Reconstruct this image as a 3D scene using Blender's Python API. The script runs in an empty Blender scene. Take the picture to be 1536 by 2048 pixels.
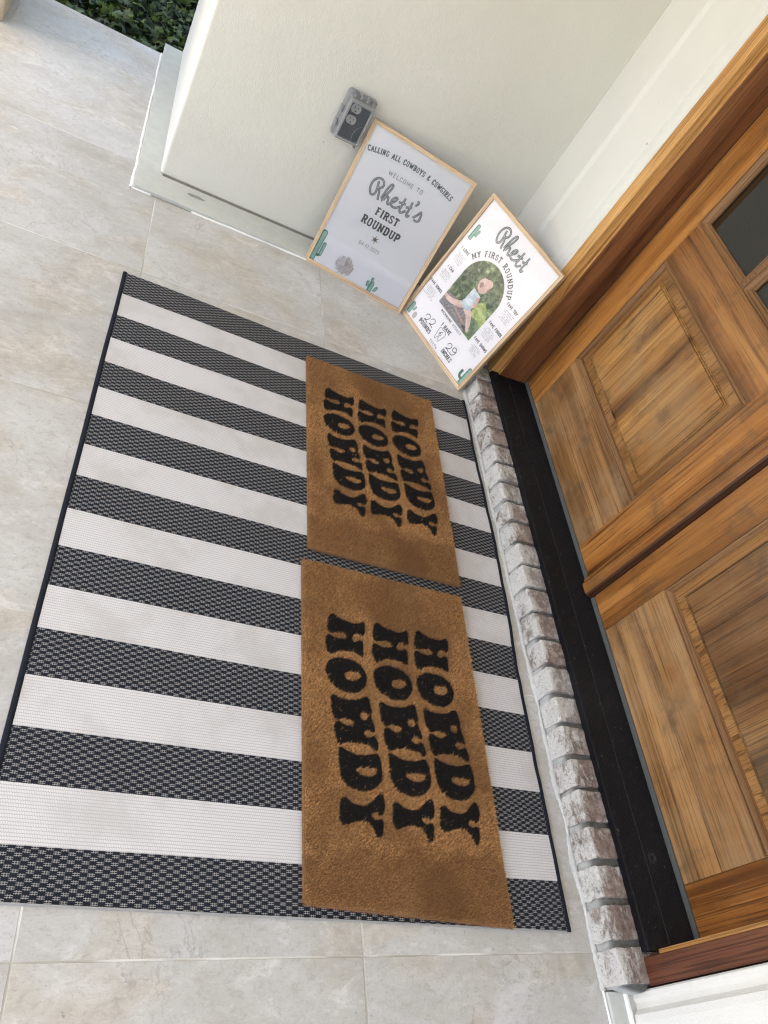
import bpy, bmesh, math, random
import numpy as np
from mathutils import Vector, Matrix, noise
from mathutils.geometry import tessellate_polygon

random.seed(7)
rng = np.random.default_rng(11)
sc = bpy.context.scene
C = sc.collection

# ------------------------------------------------------------------ camera
R = ((0.872897, -0.090109, 0.479511), (0.236983, -0.780777, -0.578123), (0.426485, 0.618278, -0.660184))
cam_d = bpy.data.cameras.new("camera")
cam = bpy.data.objects.new("camera", cam_d)
C.objects.link(cam)
M3 = Matrix((R[0], [-a for a in R[1]], [-a for a in R[2]])).transposed()
cam.matrix_world = Matrix.Translation((-0.10697, -1.99971, 1.4288)) @ M3.to_4x4()
cam_d.sensor_fit = 'AUTO'
cam_d.sensor_width = 36
cam_d.lens = 36 * 1499.54 / 2048
cam_d.clip_start = 0.02
cam_d.clip_end = 500
sc.camera = cam
sc.render.resolution_x, sc.render.resolution_y = 768, 1024

# ------------------------------------------------------------------ light
SUN_EL, SUN_AZ = math.radians(56), math.radians(-98)     # azimuth measured from +Y towards +X
w = bpy.data.worlds.new("World")
sc.world = w
w.use_nodes = True
wn = w.node_tree
wn.nodes.clear()
sky = wn.nodes.new('ShaderNodeTexSky')
sky.sky_type = 'NISHITA'
sky.sun_disc = False
sky.sun_elevation = SUN_EL
sky.sun_rotation = SUN_AZ
sky.dust_density = 3.6
sky.ozone_density = 0.45
sky.air_density = 1.0
bg = wn.nodes.new('ShaderNodeBackground')
bg.inputs['Strength'].default_value = 0.15
wo = wn.nodes.new('ShaderNodeOutputWorld')
wn.links.new(sky.outputs[0], bg.inputs[0])
wn.links.new(bg.outputs[0], wo.inputs[0])
sd = bpy.data.lights.new("sun", 'SUN')
sd.energy = 4.0
sd.angle = math.radians(0.5)
sd.color = (1.0, 0.95, 0.87)
so = bpy.data.objects.new("sun", sd)
C.objects.link(so)
dirv = Vector((math.sin(SUN_AZ) * math.cos(SUN_EL), math.cos(SUN_AZ) * math.cos(SUN_EL), math.sin(SUN_EL)))
so.rotation_euler = dirv.to_track_quat('Z', 'Y').to_euler()
so.location = (-6, -2, 8)

sc.view_settings.view_transform = 'Standard'
sc.view_settings.look = 'None'
sc.view_settings.gamma = 1
sc.view_settings.exposure = 1.82
sc.cycles.use_denoising = True
sc.cycles.filter_width = 1.2
sc.cycles.max_bounces = 10
sc.cycles.diffuse_bounces = 5
sc.cycles.transparent_max_bounces = 16
sc.cycles.sample_clamp_indirect = 8

# ------------------------------------------------------------------ node helpers
class NT:
    def __init__(s, name):
        s.m = bpy.data.materials.new(name)
        s.m.use_nodes = True
        s.t = s.m.node_tree
        s.t.nodes.clear()
        s.out = s.t.nodes.new('ShaderNodeOutputMaterial')
        s.p = s.t.nodes.new('ShaderNodeBsdfPrincipled')
        s.t.links.new(s.p.outputs[0], s.out.inputs[0])
    def n(s, typ, **kw):
        nd = s.t.nodes.new('ShaderNode' + typ)
        for k, v in kw.items():
            setattr(nd, k, v)
        return nd
    def l(s, a, b):
        s.t.links.new(a, b)
    def put(s, sock, v):
        if hasattr(v, 'links') or isinstance(v, bpy.types.NodeSocket):
            s.l(v, sock)
        elif v is not None:
            if isinstance(v, (tuple, list)) and len(v) == 3 and len(sock.default_value) == 4:
                v = (*v, 1)
            sock.default_value = v
    def math(s, op, a, b=None, c=None, clamp=False):
        nd = s.n('Math', operation=op, use_clamp=clamp)
        s.put(nd.inputs[0], a)
        if b is not None: s.put(nd.inputs[1], b)
        if c is not None: s.put(nd.inputs[2], c)
        return nd.outputs[0]
    def mix(s, f, a, b, blend='MIX'):
        nd = s.n('Mix', data_type='RGBA', blend_type=blend)
        s.put(nd.inputs[0], f); s.put(nd.inputs[6], a); s.put(nd.inputs[7], b)
        return nd.outputs[2]
    def coord(s, which='Object'):
        return s.n('TexCoord').outputs[which]
    def mapping(s, v, loc=(0, 0, 0), rot=(0, 0, 0), scale=(1, 1, 1)):
        nd = s.n('Mapping')
        s.l(v, nd.inputs[0])
        nd.inputs[1].default_value = loc; nd.inputs[2].default_value = rot; nd.inputs[3].default_value = scale
        return nd.outputs[0]
    def noise(s, v, scale, detail=4, rough=.55, dist=0, w=None):
        nd = s.n('TexNoise')
        if w is not None:
            nd.noise_dimensions = '4D'; s.put(nd.inputs['W'], w)
        if v is not None: s.l(v, nd.inputs['Vector'])
        nd.inputs['Scale'].default_value = scale; nd.inputs['Detail'].default_value = detail
        nd.inputs['Roughness'].default_value = rough; nd.inputs['Distortion'].default_value = dist
        return nd.outputs[0]
    def ramp(s, f, stops):
        nd = s.n('ValToRGB')
        s.l(f, nd.inputs[0])
        e = nd.color_ramp.elements
        e[0].position, e[0].color = stops[0][0], (*stops[0][1], 1)
        e[1].position, e[1].color = stops[-1][0], (*stops[-1][1], 1)
        for p, c in stops[1:-1]:
            x = e.new(p); x.color = (*c, 1)
        return nd.outputs[0]
    def step(s, f, lo, hi, a=0., b=1.):
        nd = s.n('MapRange')
        nd.interpolation_type = 'SMOOTHSTEP'
        s.put(nd.inputs[0], f)
        nd.inputs[1].default_value = lo; nd.inputs[2].default_value = hi
        nd.inputs[3].default_value = a; nd.inputs[4].default_value = b
        return nd.outputs[0]
    def sep(s, v):
        nd = s.n('SeparateXYZ'); s.l(v, nd.inputs[0]); return nd.outputs
    def bump(s, h, strength=.3, dist=.002, prev=None):
        nd = s.n('Bump')
        nd.inputs['Strength'].default_value = strength; nd.inputs['Distance'].default_value = dist
        s.l(h, nd.inputs['Height'])
        if prev is not None: s.l(prev, nd.inputs['Normal'])
        return nd.outputs[0]
    def set(s, color=None, rough=None, normal=None, metallic=None, spec=None, **kw):
        s.put(s.p.inputs['Base Color'], color) if color is not None else None
        s.put(s.p.inputs['Roughness'], rough) if rough is not None else None
        if normal is not None: s.l(normal, s.p.inputs['Normal'])
        if metallic is not None: s.p.inputs['Metallic'].default_value = metallic
        if spec is not None: s.put(s.p.inputs['Specular IOR Level'], spec)
        for k, v in kw.items():
            s.put(s.p.inputs[k], v)
        return s.m

def plain(name, col, rough=.6, var=.06, scale=60, bump=.1, metallic=0., spec=.5):
    s = NT(name); v = s.coord()
    f = s.noise(v, scale, 4)
    c = s.mix(f, [a * (1 - var) for a in col], [min(1, a * (1 + var)) for a in col])
    return s.set(c, rough, s.bump(f, bump, .001), metallic, spec)

# ------------------------------------------------------------------ materials
def wood(name, axis, dark, mid, light, seed=0., rough=.42, weather=None, wamt=.5, contrast=1., streak=.42):
    s = NT(name); v = s.coord()
    rnd = s.n('ObjectInfo').outputs['Random']
    W = s.math('MULTIPLY_ADD', rnd, 40., seed)
    def sc_(al, ac):
        q = [ac, ac, ac]; q['XYZ'.index(axis)] = al; return q
    # slow wander of the grain
    wob = s.noise(s.mapping(v, scale=sc_(1.2, 3)), 1.6, 2, w=W)
    vm = s.n('VectorMath', operation='MULTIPLY_ADD')
    cx = s.n('CombineXYZ')
    for i in range(3): s.l(wob, cx.inputs[i])
    s.l(cx.outputs[0], vm.inputs[0])
    k = [.016, .016, .016]; k['XYZ'.index(axis)] = 0
    vm.inputs[1].default_value = k
    s.l(v, vm.inputs[2])
    v2 = vm.outputs[0]
    broad = s.noise(s.mapping(v2, scale=sc_(.8, 13)), 1., 4, .55, .1, W)
    grain = s.noise(s.mapping(v2, scale=sc_(.6, 170)), 1., 6, .7, 0, W)
    lines = s.noise(s.mapping(v2, scale=sc_(.35, 48)), 1., 2, .5, 0, W)
    fine = s.noise(s.mapping(v2, scale=sc_(4, 300)), 1., 4, .7, 0, W)
    col = s.ramp(broad, [(.5 - .22 * contrast, dark), (.5, mid), (.5 + .2 * contrast, light)])
    st = s.step(grain, .50, .72, 0, streak)
    col = s.mix(st, col, [a * .45 for a in dark], 'MIX')
    col = s.mix(s.step(s.math('ABSOLUTE', s.math('SUBTRACT', lines, .5)), .003, .022, .72, 0), col, [a * .55 for a in dark])
    st2 = s.step(grain, .30, .46, .35, 0)
    col = s.mix(st2, col, light)
    po = s.step(fine, .53, .60, 0, .55)
    col = s.mix(po, col, [a * .35 for a in dark])
    if weather:
        b = s.noise(v, 5.5, 5, .65, .2, W)
        b2 = s.noise(s.mapping(v, scale=sc_(2, 9)), 1.0, 4, .6, 0, W)
        bf = s.step(s.math('ADD', s.math('MULTIPLY', b, .6), s.math('MULTIPLY', b2, .4)), .42, .62, 0, wamt)
        col = s.mix(bf, col, s.mix(.45, col, weather))
        dk = s.step(s.noise(v, 9, 5, .65, .3, s.math('ADD', W, 7.)), .50, .70, 0, .6)
        col = s.mix(dk, col, [.09, .065, .04])
    gm = s.n('Gamma'); s.l(col, gm.inputs[0]); gm.inputs[1].default_value = 1.10 if weather else 1.03; col = gm.outputs[0]
    hs = s.n('HueSaturation'); s.l(col, hs.inputs['Color']); hs.inputs['Saturation'].default_value = .99; hs.inputs['Hue'].default_value = .500; hs.inputs['Value'].default_value = 1.02; col = hs.outputs[0]
    hb = s.math('ADD', s.math('MULTIPLY', grain, .5), fine)
    rg = s.step(broad, .3, .7, rough - .14, rough + .06)
    return s.set(col, rg, s.bump(hb, .35, .0006), spec=.4)

OD, OM, OL = (.095, .033, .008), (.33, .135, .030), (.58, .28, .075)
wood_stile = wood('stile_wood', 'Z', OD, OM, OL, 1, weather=(.45, .27, .12), wamt=.35)
wood_rail = wood('rail_wood', 'Y', (.11, .050, .018), (.30, .150, .052), (.50, .28, .11), 5, .5, weather=(.45, .33, .2), wamt=.7)
wood_lock = wood('lock_rail_wood', 'Y', (.095, .033, .011), (.29, .120, .032), (.52, .27, .085), 9, weather=(.45, .27, .12), wamt=.4)
wood_panel = wood('panel_wood', 'Z', (.095, .038, .010), (.33, .155, .042), (.54, .30, .095), 14, .5, weather=(.36, .27, .16), wamt=.7)
wood_margin = wood('panel_margin_wood', 'Z', (.12, .050, .014), (.28, .135, .042), (.38, .20, .068), 18, .45, streak=.12)
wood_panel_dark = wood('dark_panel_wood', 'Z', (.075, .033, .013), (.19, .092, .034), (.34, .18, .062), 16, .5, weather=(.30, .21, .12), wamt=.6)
wood_mould = wood('moulding_wood', 'Y', (.13, .06, .024), (.22, .11, .045), (.33, .18, .075), 22, streak=.15)
wood_mould_v = wood('upright_moulding_wood', 'Z', (.13, .06, .024), (.22, .11, .045), (.33, .18, .075), 22, streak=.15)
wood_jamb = wood('jamb_wood', 'Z', (.085, .029, .012), (.20, .078, .030), (.31, .135, .052), 30, .4)
wood_case_lit = wood('lit_casing_wood', 'Z', (.29, .12, .032), (.54, .275, .085), (.74, .43, .16), 34, .4, streak=.45)  # casing faces coloured light, as if catching light from the porch opening
wood_case_shaded = wood('shaded_casing_wood', 'Z', (.05, .016, .009), (.12, .042, .022), (.20, .08, .035), 37, .4)  # same casing on the near side, with shade put into the colour
wood_frame = wood('pale_frame_wood', 'Y', (.46, .31, .18), (.60, .43, .27), (.70, .54, .36), 44, .5, contrast=1.4, streak=.12)
wood_frame_v = wood('pale_frame_wood_upright', 'Z', (.46, .31, .18), (.60, .43, .27), (.70, .54, .36), 47, .5, contrast=1.4, streak=.12)
wood_frame_h = wood('pale_frame_wood_across', 'X', (.46, .31, .18), (.60, .43, .27), (.70, .54, .36), 49, .5, contrast=1.4, streak=.12)

def tile_mat():
    s = NT('travertine_tile'); v = s.coord(); x, y, z = s.sep(v)[:3]
    PX, PY, X0, Y0 = .6085, .6035, .048, .033
    tx = s.math('DIVIDE', s.math('SUBTRACT', x, X0), PX); ty = s.math('DIVIDE', s.math('SUBTRACT', y, Y0), PY)
    ix, iy = s.math('FLOOR', tx), s.math('FLOOR', ty)
    fx, fy = s.math('FRACT', tx), s.math('FRACT', ty)
    wob = s.math('MULTIPLY', s.math('SUBTRACT', s.noise(v, 30, 3), .5), .0022)
    def edge(fr, P):
        d = s.math('MULTIPLY', s.math('MINIMUM', fr, s.math('SUBTRACT', 1., fr)), P)
        return s.math('ADD', d, wob)
    d = s.math('MINIMUM', edge(fx, PX), edge(fy, PY))
    g = s.step(d, .0011, .0022, 1, 0)
    cell = s.n('CombineXYZ'); s.l(ix, cell.inputs[0]); s.l(iy, cell.inputs[1])
    wn_ = s.n('TexWhiteNoise'); s.l(cell.outputs[0], wn_.inputs[0])
    W = s.math('MULTIPLY', wn_.outputs[0], 30.)
    cl = s.noise(s.mapping(v, scale=(2.2, 3.6, 1)), 1.1, 6, .62, .5, W)
    cl2 = s.noise(s.mapping(v, scale=(6, 10, 1)), 1.6, 9, .75, 1.0, W)
    cl3 = s.noise(s.mapping(v, scale=(2.6, 3.4, 1)), 1.5, 3, .5, .3, s.math('ADD', W, 9.))
    sp = s.noise(v, 190, 5, .75)
    sp2 = s.noise(s.mapping(v, scale=(48, 85, 1)), 1., 7, .8, .7, W)
    col = s.ramp(cl, [(.30, (.345, .325, .285)), (.44, (.42, .41, .385)), (.56, (.47, .468, .46)), (.72, (.56, .568, .58))])
    warm = s.step(cl3, .48, .62, 0, .6)
    col = s.mix(warm, col, s.mix(s.step(cl2, .38, .62), (.36, .315, .245), (.52, .48, .41)))
    col = s.mix(s.step(cl2, .52, .70, 0, .6), col, (.64, .635, .63))
    col = s.mix(s.step(cl2, .30, .46, .40, 0), col, (.33, .30, .25))
    col = s.mix(s.step(sp2, .50, .64, 0, .55), col, (.33, .295, .25))
    col = s.mix(s.step(sp2, .34, .46, .35, 0), col, (.62, .61, .59))
    col = s.mix(s.step(sp, .55, .66, 0, .5), col, (.27, .245, .21))
    col = s.mix(s.step(s.noise(v, 62, 5, .6), .66, .72, 0, .65), col, (.20, .18, .15))
    ve = s.math('ABSOLUTE', s.math('SUBTRACT', s.noise(v, 3.2, 7, .6, .6, W), .5))
    col = s.mix(s.math('MULTIPLY', s.step(ve, .0015, .006, .40, 0), s.step(cl, .42, .6)), col, (.24, .22, .20))
    tone = s.n('MapRange'); s.l(wn_.outputs[0], tone.inputs[0]); tone.inputs[3].default_value = .93; tone.inputs[4].default_value = 1.07
    hv = s.n('HueSaturation'); s.l(tone.outputs[0], hv.inputs['Value']); s.l(col, hv.inputs['Color']); hv.inputs['Saturation'].default_value = .85
    gc = s.mix(s.step(s.noise(v, 4, 4), .42, .58), (.36, .34, .30), (.62, .61, .58))
    col = s.mix(g, hv.outputs[0], gc)
    h = s.math('SUBTRACT', s.math('ADD', s.math('MULTIPLY', sp2, .5), s.math('MULTIPLY', sp, .3)), s.math('MULTIPLY', g, 1.2))
    ro = s.step(cl2, .3, .7, .38, .52)
    return s.set(col, ro, s.bump(h, .5, .0012), spec=.35)
tile = tile_mat()

def stucco(name, c1, c2, fine=.35):
    s = NT(name); v = s.coord()
    a = s.noise(v, 260, 4, .6); b = s.noise(v, 22, 4, .55); c = s.noise(v, 2.3, 4)
    col = s.mix(s.step(c, .3, .7), c1, c2)
    pit = s.step(s.noise(v, 46, 1, .5), .80, .83, 0, .6)
    col = s.mix(pit, col, (.2, .17, .13))
    h = s.math('ADD', s.math('MULTIPLY', a, .9), b)
    return s.set(col, .8, s.bump(h, fine * 1.5, .003), spec=.25)
stucco_beige = stucco('beige_stucco', (.665, .65, .585), (.70, .685, .625))
stucco_white = stucco('white_stucco', (.655, .645, .615), (.70, .69, .66), .28)
stucco_end = stucco('white_end_stucco', (.62, .62, .60), (.66, .66, .64), .3)
plinth_m = plain('pale_grey_stone', (.47, .485, .46), .7, .14, 30, .25)
caulk_m = plain('white_caulk', (.82, .82, .80), .5, .05, 90, .3)
gap_m = plain('dark_gap', (.33, .31, .26), .9, .3, 60)
ceil_m = plain('ceiling_paint', (.75, .75, .72), .8)
col_m = stucco('tan_column_stucco', (.36, .30, .22), (.42, .35, .26))

def brick_mat():
    s = NT('whitewashed_brick'); v = s.coord()
    isl = s.n('NewGeometry').outputs['Random Per Island']
    W = s.math('MULTIPLY', isl, 50.)
    base = s.mix(s.step(s.noise(v, 26, 6, .7, .6, W), .35, .65), (.15, .100, .085), (.36, .300, .262))
    base = s.mix(s.step(isl, .30, .7, 0, .75), base, s.mix(s.noise(v, 60, 5, .7), (.20, .175, .165), (.38, .35, .335)))
    wash = s.noise(s.mapping(v, scale=(1.3, .7, 1)), 48, 9, .78, .8, W)
    broad = s.noise(v, 15, 3, .5, 0, W)
    x, y, z = s.sep(v)[:3]
    face = s.step(x, 1.236, 1.262, .155, .03)
    shift = s.math('MULTIPLY', s.math('SUBTRACT', isl, .5), .12)
    t = s.math('ADD', s.math('ADD', wash, face), s.math('ADD', shift, s.math('MULTIPLY', s.math('SUBTRACT', broad, .5), .45)))
    wf = s.step(t, .50, .64, 0, .9)
    col = s.mix(wf, base, s.mix(s.noise(v, 120, 5, .7), (.47, .455, .43), (.72, .71, .68)))
    col = s.mix(s.step(s.noise(v, 230, 4, .7), .54, .66, 0, .7), col, (.15, .12, .11))
    hh = s.math('ADD', s.noise(v, 150, 7, .75), s.math('MULTIPLY', wf, .3))
    return s.set(col, .88, s.bump(hh, .9, .004), spec=.2)
brick_m = brick_mat()
def mortar_mat():
    s = NT('grey_mortar'); v = s.coord(); x, y, z = s.sep(v)[:3]
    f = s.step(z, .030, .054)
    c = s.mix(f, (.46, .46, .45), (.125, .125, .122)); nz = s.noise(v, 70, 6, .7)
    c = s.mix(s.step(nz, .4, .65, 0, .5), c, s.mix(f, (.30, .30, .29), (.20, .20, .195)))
    return s.set(c, .95, s.bump(s.noise(v, 160, 6, .7), .9, .003), spec=.1)
mort_m = mortar_mat()
mort_w = plain('white_mortar', (.52, .52, .51), .85, .28, 70, .6)

def black_thresh():
    s = NT('black_anodised'); v = s.coord()
    sp = s.noise(v, 85, 2, .5)
    dust = s.step(sp, .70, .74, 0, .6)
    col = s.mix(dust, (.006, .006, .008), (.12, .115, .11))
    scr = s.math('ABSOLUTE', s.math('SUBTRACT', s.noise(s.mapping(v, scale=(1, .25, 1)), 30, 2), .5))
    col = s.mix(s.math('MULTIPLY', s.step(scr, .001, .005, .5, 0), s.step(s.noise(v, 7, 2), .55, .65)), col, (.07, .07, .07))
    vd = s.n('VectorMath', operation='DISTANCE'); s.l(v, vd.inputs[0]); vd.inputs[1].default_value = (1.395, -1.60, .09)
    ringm = s.math('MULTIPLY', s.step(s.math('ABSOLUTE', s.math('SUBTRACT', vd.outputs['Value'], .009)), .001, .006, 1, 0), s.step(s.noise(v, 160, 3), .42, .6, 0, .6))
    col = s.mix(ringm, col, (.09, .088, .085))
    col = s.mix(s.step(s.noise(v, 3, 4), .45, .75, 0, .5), col, (.017, .017, .018))
    return s.set(col, .42, s.bump(sp, .05, .0005), spec=.16)
thresh_m = black_thresh()
sweep_m = plain('grey_weatherstrip', (.075, .078, .078), .6)
dark_gap = plain('dark_seal', (.012, .011, .010), .8)

def rug_mat(L, Wd):
    s = NT('woven_stripes'); v = s.coord(); x, y, z = s.sep(v)[:3]
    st = L / 17
    k = s.math('DIVIDE', s.math('MULTIPLY', y, -1.), st)
    par = s.math('MODULO', s.math('FLOOR', k), 2.)            # 0 dark, 1 white
    # dark : checker of solid blocks and light hatch
    cw, ch = .012, st / 16
    u = s.math('DIVIDE', s.math('ADD', x, 1.), cw); r = s.math('DIVIDE', s.math('ADD', s.math('MULTIPLY', y, -1.), 1.7), ch)
    chk = s.math('MODULO', s.math('ADD', s.math('FLOOR', u), s.math('FLOOR', r)), 2.)
    fu, fr = s.math('FRACT', u), s.math('FRACT', r)
    hl = s.math('GREATER_THAN', s.math('ABSOLUTE', s.math('SUBTRACT', s.math('ABSOLUTE', s.math('SUBTRACT', fr, .5)), .27)), 1.)
    hline = s.step(s.math('ABSOLUTE', s.math('SUBTRACT', s.math('ABSOLUTE', s.math('SUBTRACT', fr, .5)), .25)), .04, .11, 1, 0)
    vline = s.step(s.math('ABSOLUTE', s.math('SUBTRACT', s.math('ABSOLUTE', s.math('SUBTRACT', fu, .5)), .17)), .022, .055, 1, 0)
    hat = s.math('MULTIPLY', s.math('MAXIMUM', hline, vline), chk)
    edgeline = s.math('MULTIPLY', s.step(fu, .02, .05, .4, 0), s.math('SUBTRACT', 1., chk))
    hat = s.math('MAXIMUM', hat, edgeline)
    dk = s.mix(s.noise(v, 300, 2), (.009, .011, .017), (.020, .023, .032))
    dark = s.mix(hat, dk, (.33, .325, .32))
    # white : rows of little ovals
    u2 = s.math('DIVIDE', s.math('ADD', x, 1.), .004); r2 = s.math('DIVIDE', s.math('ADD', s.math('MULTIPLY', y, -1.), 1.7), st / 17)
    off = s.math('MULTIPLY', s.math('MODULO', s.math('FLOOR', r2), 2.), .5)
    f1 = s.math('ABSOLUTE', s.math('SUBTRACT', s.math('FRACT', s.math('ADD', u2, off)), .5))
    f2 = s.math('ABSOLUTE', s.math('SUBTRACT', s.math('FRACT', r2), .5))
    ov = s.math('ADD', s.math('POWER', s.math('MULTIPLY', f1, 2.), 2.), s.math('POWER', s.math('MULTIPLY', f2, 2.), 4.))
    gr = s.step(ov, .55, 1.25)
    wc = s.mix(gr, (.62, .61, .62), (.31, .305, .31))
    soil = s.step(s.noise(v, 5, 6, .68, .3), .45, .64, 0, .45)
    wc = s.mix(soil, wc, (.42, .40, .38))
    col = s.mix(par, dark, wc)
    hgt = s.mix(par, s.math('MULTIPLY', hat, .6), s.math('SUBTRACT', 1., gr))
    spk = s.step(s.noise(v, 60, 2), .77, .80, 0, .5)
    col = s.mix(spk, col, (.25, .22, .18))
    return s.set(col, .9, s.bump(hgt, .5, .0014), spec=.1)
bind_m = plain('navy_binding', (.012, .014, .021), .9, .3, 400, .5, spec=.15)
hem_m = plain('grey_hem', (.30, .30, .30), .9, .2, 300, .5)

def coir(name, a, b, patch, col_rng=True):
    s = NT(name); v = s.coord()
    isl = s.n('NewGeometry').outputs['Random Per Island']
    c = s.ramp(isl, [(0, a), (.55, b), (1, [min(1, q * 1.75) for q in b])])
    if patch:
        p = s.noise(s.mapping(v, scale=(1.2, 1, 1)), 4.5, 5, .55, .3)
        c = s.mix(s.step(p, .44, .60, 0, .8), c, s.mix(.6, c, patch)); x, y, z = s.sep(v)[:3]; yy = s.math('MULTIPLY_ADD', s.math('SUBTRACT', s.noise(v, 11, 3), .5), .16, y); c = s.mix(s.step(yy, .10, .135, .75, 0), c, s.mix(.7, c, patch)); c = s.mix(s.step(yy, .64, .69, 0, .45), c, s.mix(.6, c, patch)); c = s.mix(s.step(s.noise(v, 7, 3), .5, .68, 0, .35), c, s.mix(.5, c, (.55, .33, .15)))
    return s.set(c, .75, spec=.25)
coir_m = coir('coir_fibre', (.165, .076, .026), (.45, .243, .093), (.135, .057, .019))
coir_b = coir('coir_fibre_black', (.004, .003, .003), (.010, .008, .007), None)
coir_base = plain('coir_base', (.20, .105, .045), .95, .4, 260, .9)
coir_base_b = plain('coir_base_black', (.005, .004, .004), .95, .4, 260, .9)

paper_m = NT('print_paper').set((.86, .83, .84, 1), .7)
ink_m = NT('grey_ink').set((.075, .078, .082, 1), .8)
ink_l = NT('light_grey_ink').set((.19, .195, .205, 1), .8)
rope_l = NT('rope_light_ink').set((.62, .62, .65, 1), .8)
star_m = plain('brown_ink', (.20, .14, .115), .7, .2, 80)
tumb_m = plain('tan_ink', (.40, .31, .27), .7, .2, 80)
cact_d = plain('cactus_green_ink', (.07, .19, .12), .7, .3, 90)
cact_l = plain('cactus_pale_ink', (.32, .50, .42), .7, .25, 70)
peb_m = plain('pebble_ink', (.52, .46, .45), .7, .1, 60)
def foliage_print():
    s = NT('printed_bushes'); v = s.coord()
    a = s.noise(v, 55, 6, .7, .5); b = s.noise(v, 14, 3)
    c = s.ramp(a, [(.33, (.035, .055, .028)), (.47, (.13, .18, .08)), (.58, (.33, .40, .20)), (.70, (.68, .72, .50))])
    c = s.mix(s.step(b, .42, .62, .5, 0), c, (.03, .045, .03))
    return s.set(c, .6)
bush_p = foliage_print()
def two(name, a, b, sc_=60, dist=.3):
    s = NT(name); v = s.coord(); return s.set(s.mix(s.step(s.noise(v, sc_, 6, .7, dist), .38, .62), a, b), .6)
path_p = two('printed_gravel', (.18, .16, .16), (.36, .33, .34), 120)
lawn_p = two('printed_lawn', (.30, .38, .13), (.58, .62, .28), 40)
grass_p = two('printed_grass', (.10, .17, .08), (.26, .34, .20), 70)
skin_p = two('printed_skin', (.62, .41, .35), (.82, .63, .57), 16)
skin_s = two('printed_skin_shadow', (.36, .21, .17), (.54, .36, .30), 20)
shirt_p = two('printed_shirt', (.50, .58, .64), (.76, .78, .80), 30)
denim_p = two('printed_shorts', (.38, .50, .56), (.62, .70, .74), 30)
hair_p = two('printed_hair', (.12, .075, .045), (.25, .16, .11), 40)

def glass_sheet(name, refl=1.0, tint=(1, 1, 1)):
    s = NT(name)
    fr = s.n('Fresnel'); fr.inputs[0].default_value = 1.5
    g = s.n('BsdfGlossy'); g.inputs['Roughness'].default_value = .015
    t = s.n('BsdfTransparent'); t.inputs[0].default_value = (*tint, 1)
    mx = s.n('MixShader')
    s.l(s.math('MULTIPLY', fr.outputs[0], refl, clamp=True), mx.inputs[0]); s.l(t.outputs[0], mx.inputs[1]); s.l(g.outputs[0], mx.inputs[2])
    s.l(mx.outputs[0], s.out.inputs[0])
    return s.m
pic_glass = glass_sheet('picture_glass', 1.0)
door_glass = glass_sheet('door_glass', 2.0, (.92, .94, .93))
blind_m = plain('grey_shade', (.52, .525, .49), .9, .05, 12)

def clear_plastic():
    s = NT('smoky_clear_plastic')
    s.p.inputs['Base Color'].default_value = (.22, .24, .26, 1)
    s.p.inputs['Roughness'].default_value = .12
    s.p.inputs['Alpha'].default_value = .30
    return s.m
plas_m = clear_plastic()
def edge_plastic():
    s = NT('smoky_plastic_rim')
    s.p.inputs['Base Color'].default_value = (.36, .37, .385, 1)
    s.p.inputs['Roughness'].default_value = .2
    s.p.inputs['Alpha'].default_value = .60
    return s.m
rim_m = edge_plastic()
plate_m = plain('dark_slate_plastic', (.018, .023, .032), .4)
recep_m = plain('grey_white_receptacle', (.52, .52, .51), .4)
slot_m = plain('receptacle_slot', (.01, .01, .01), .6)
lug_m = plain('grey_lug', (.14, .145, .15), .35)

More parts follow.
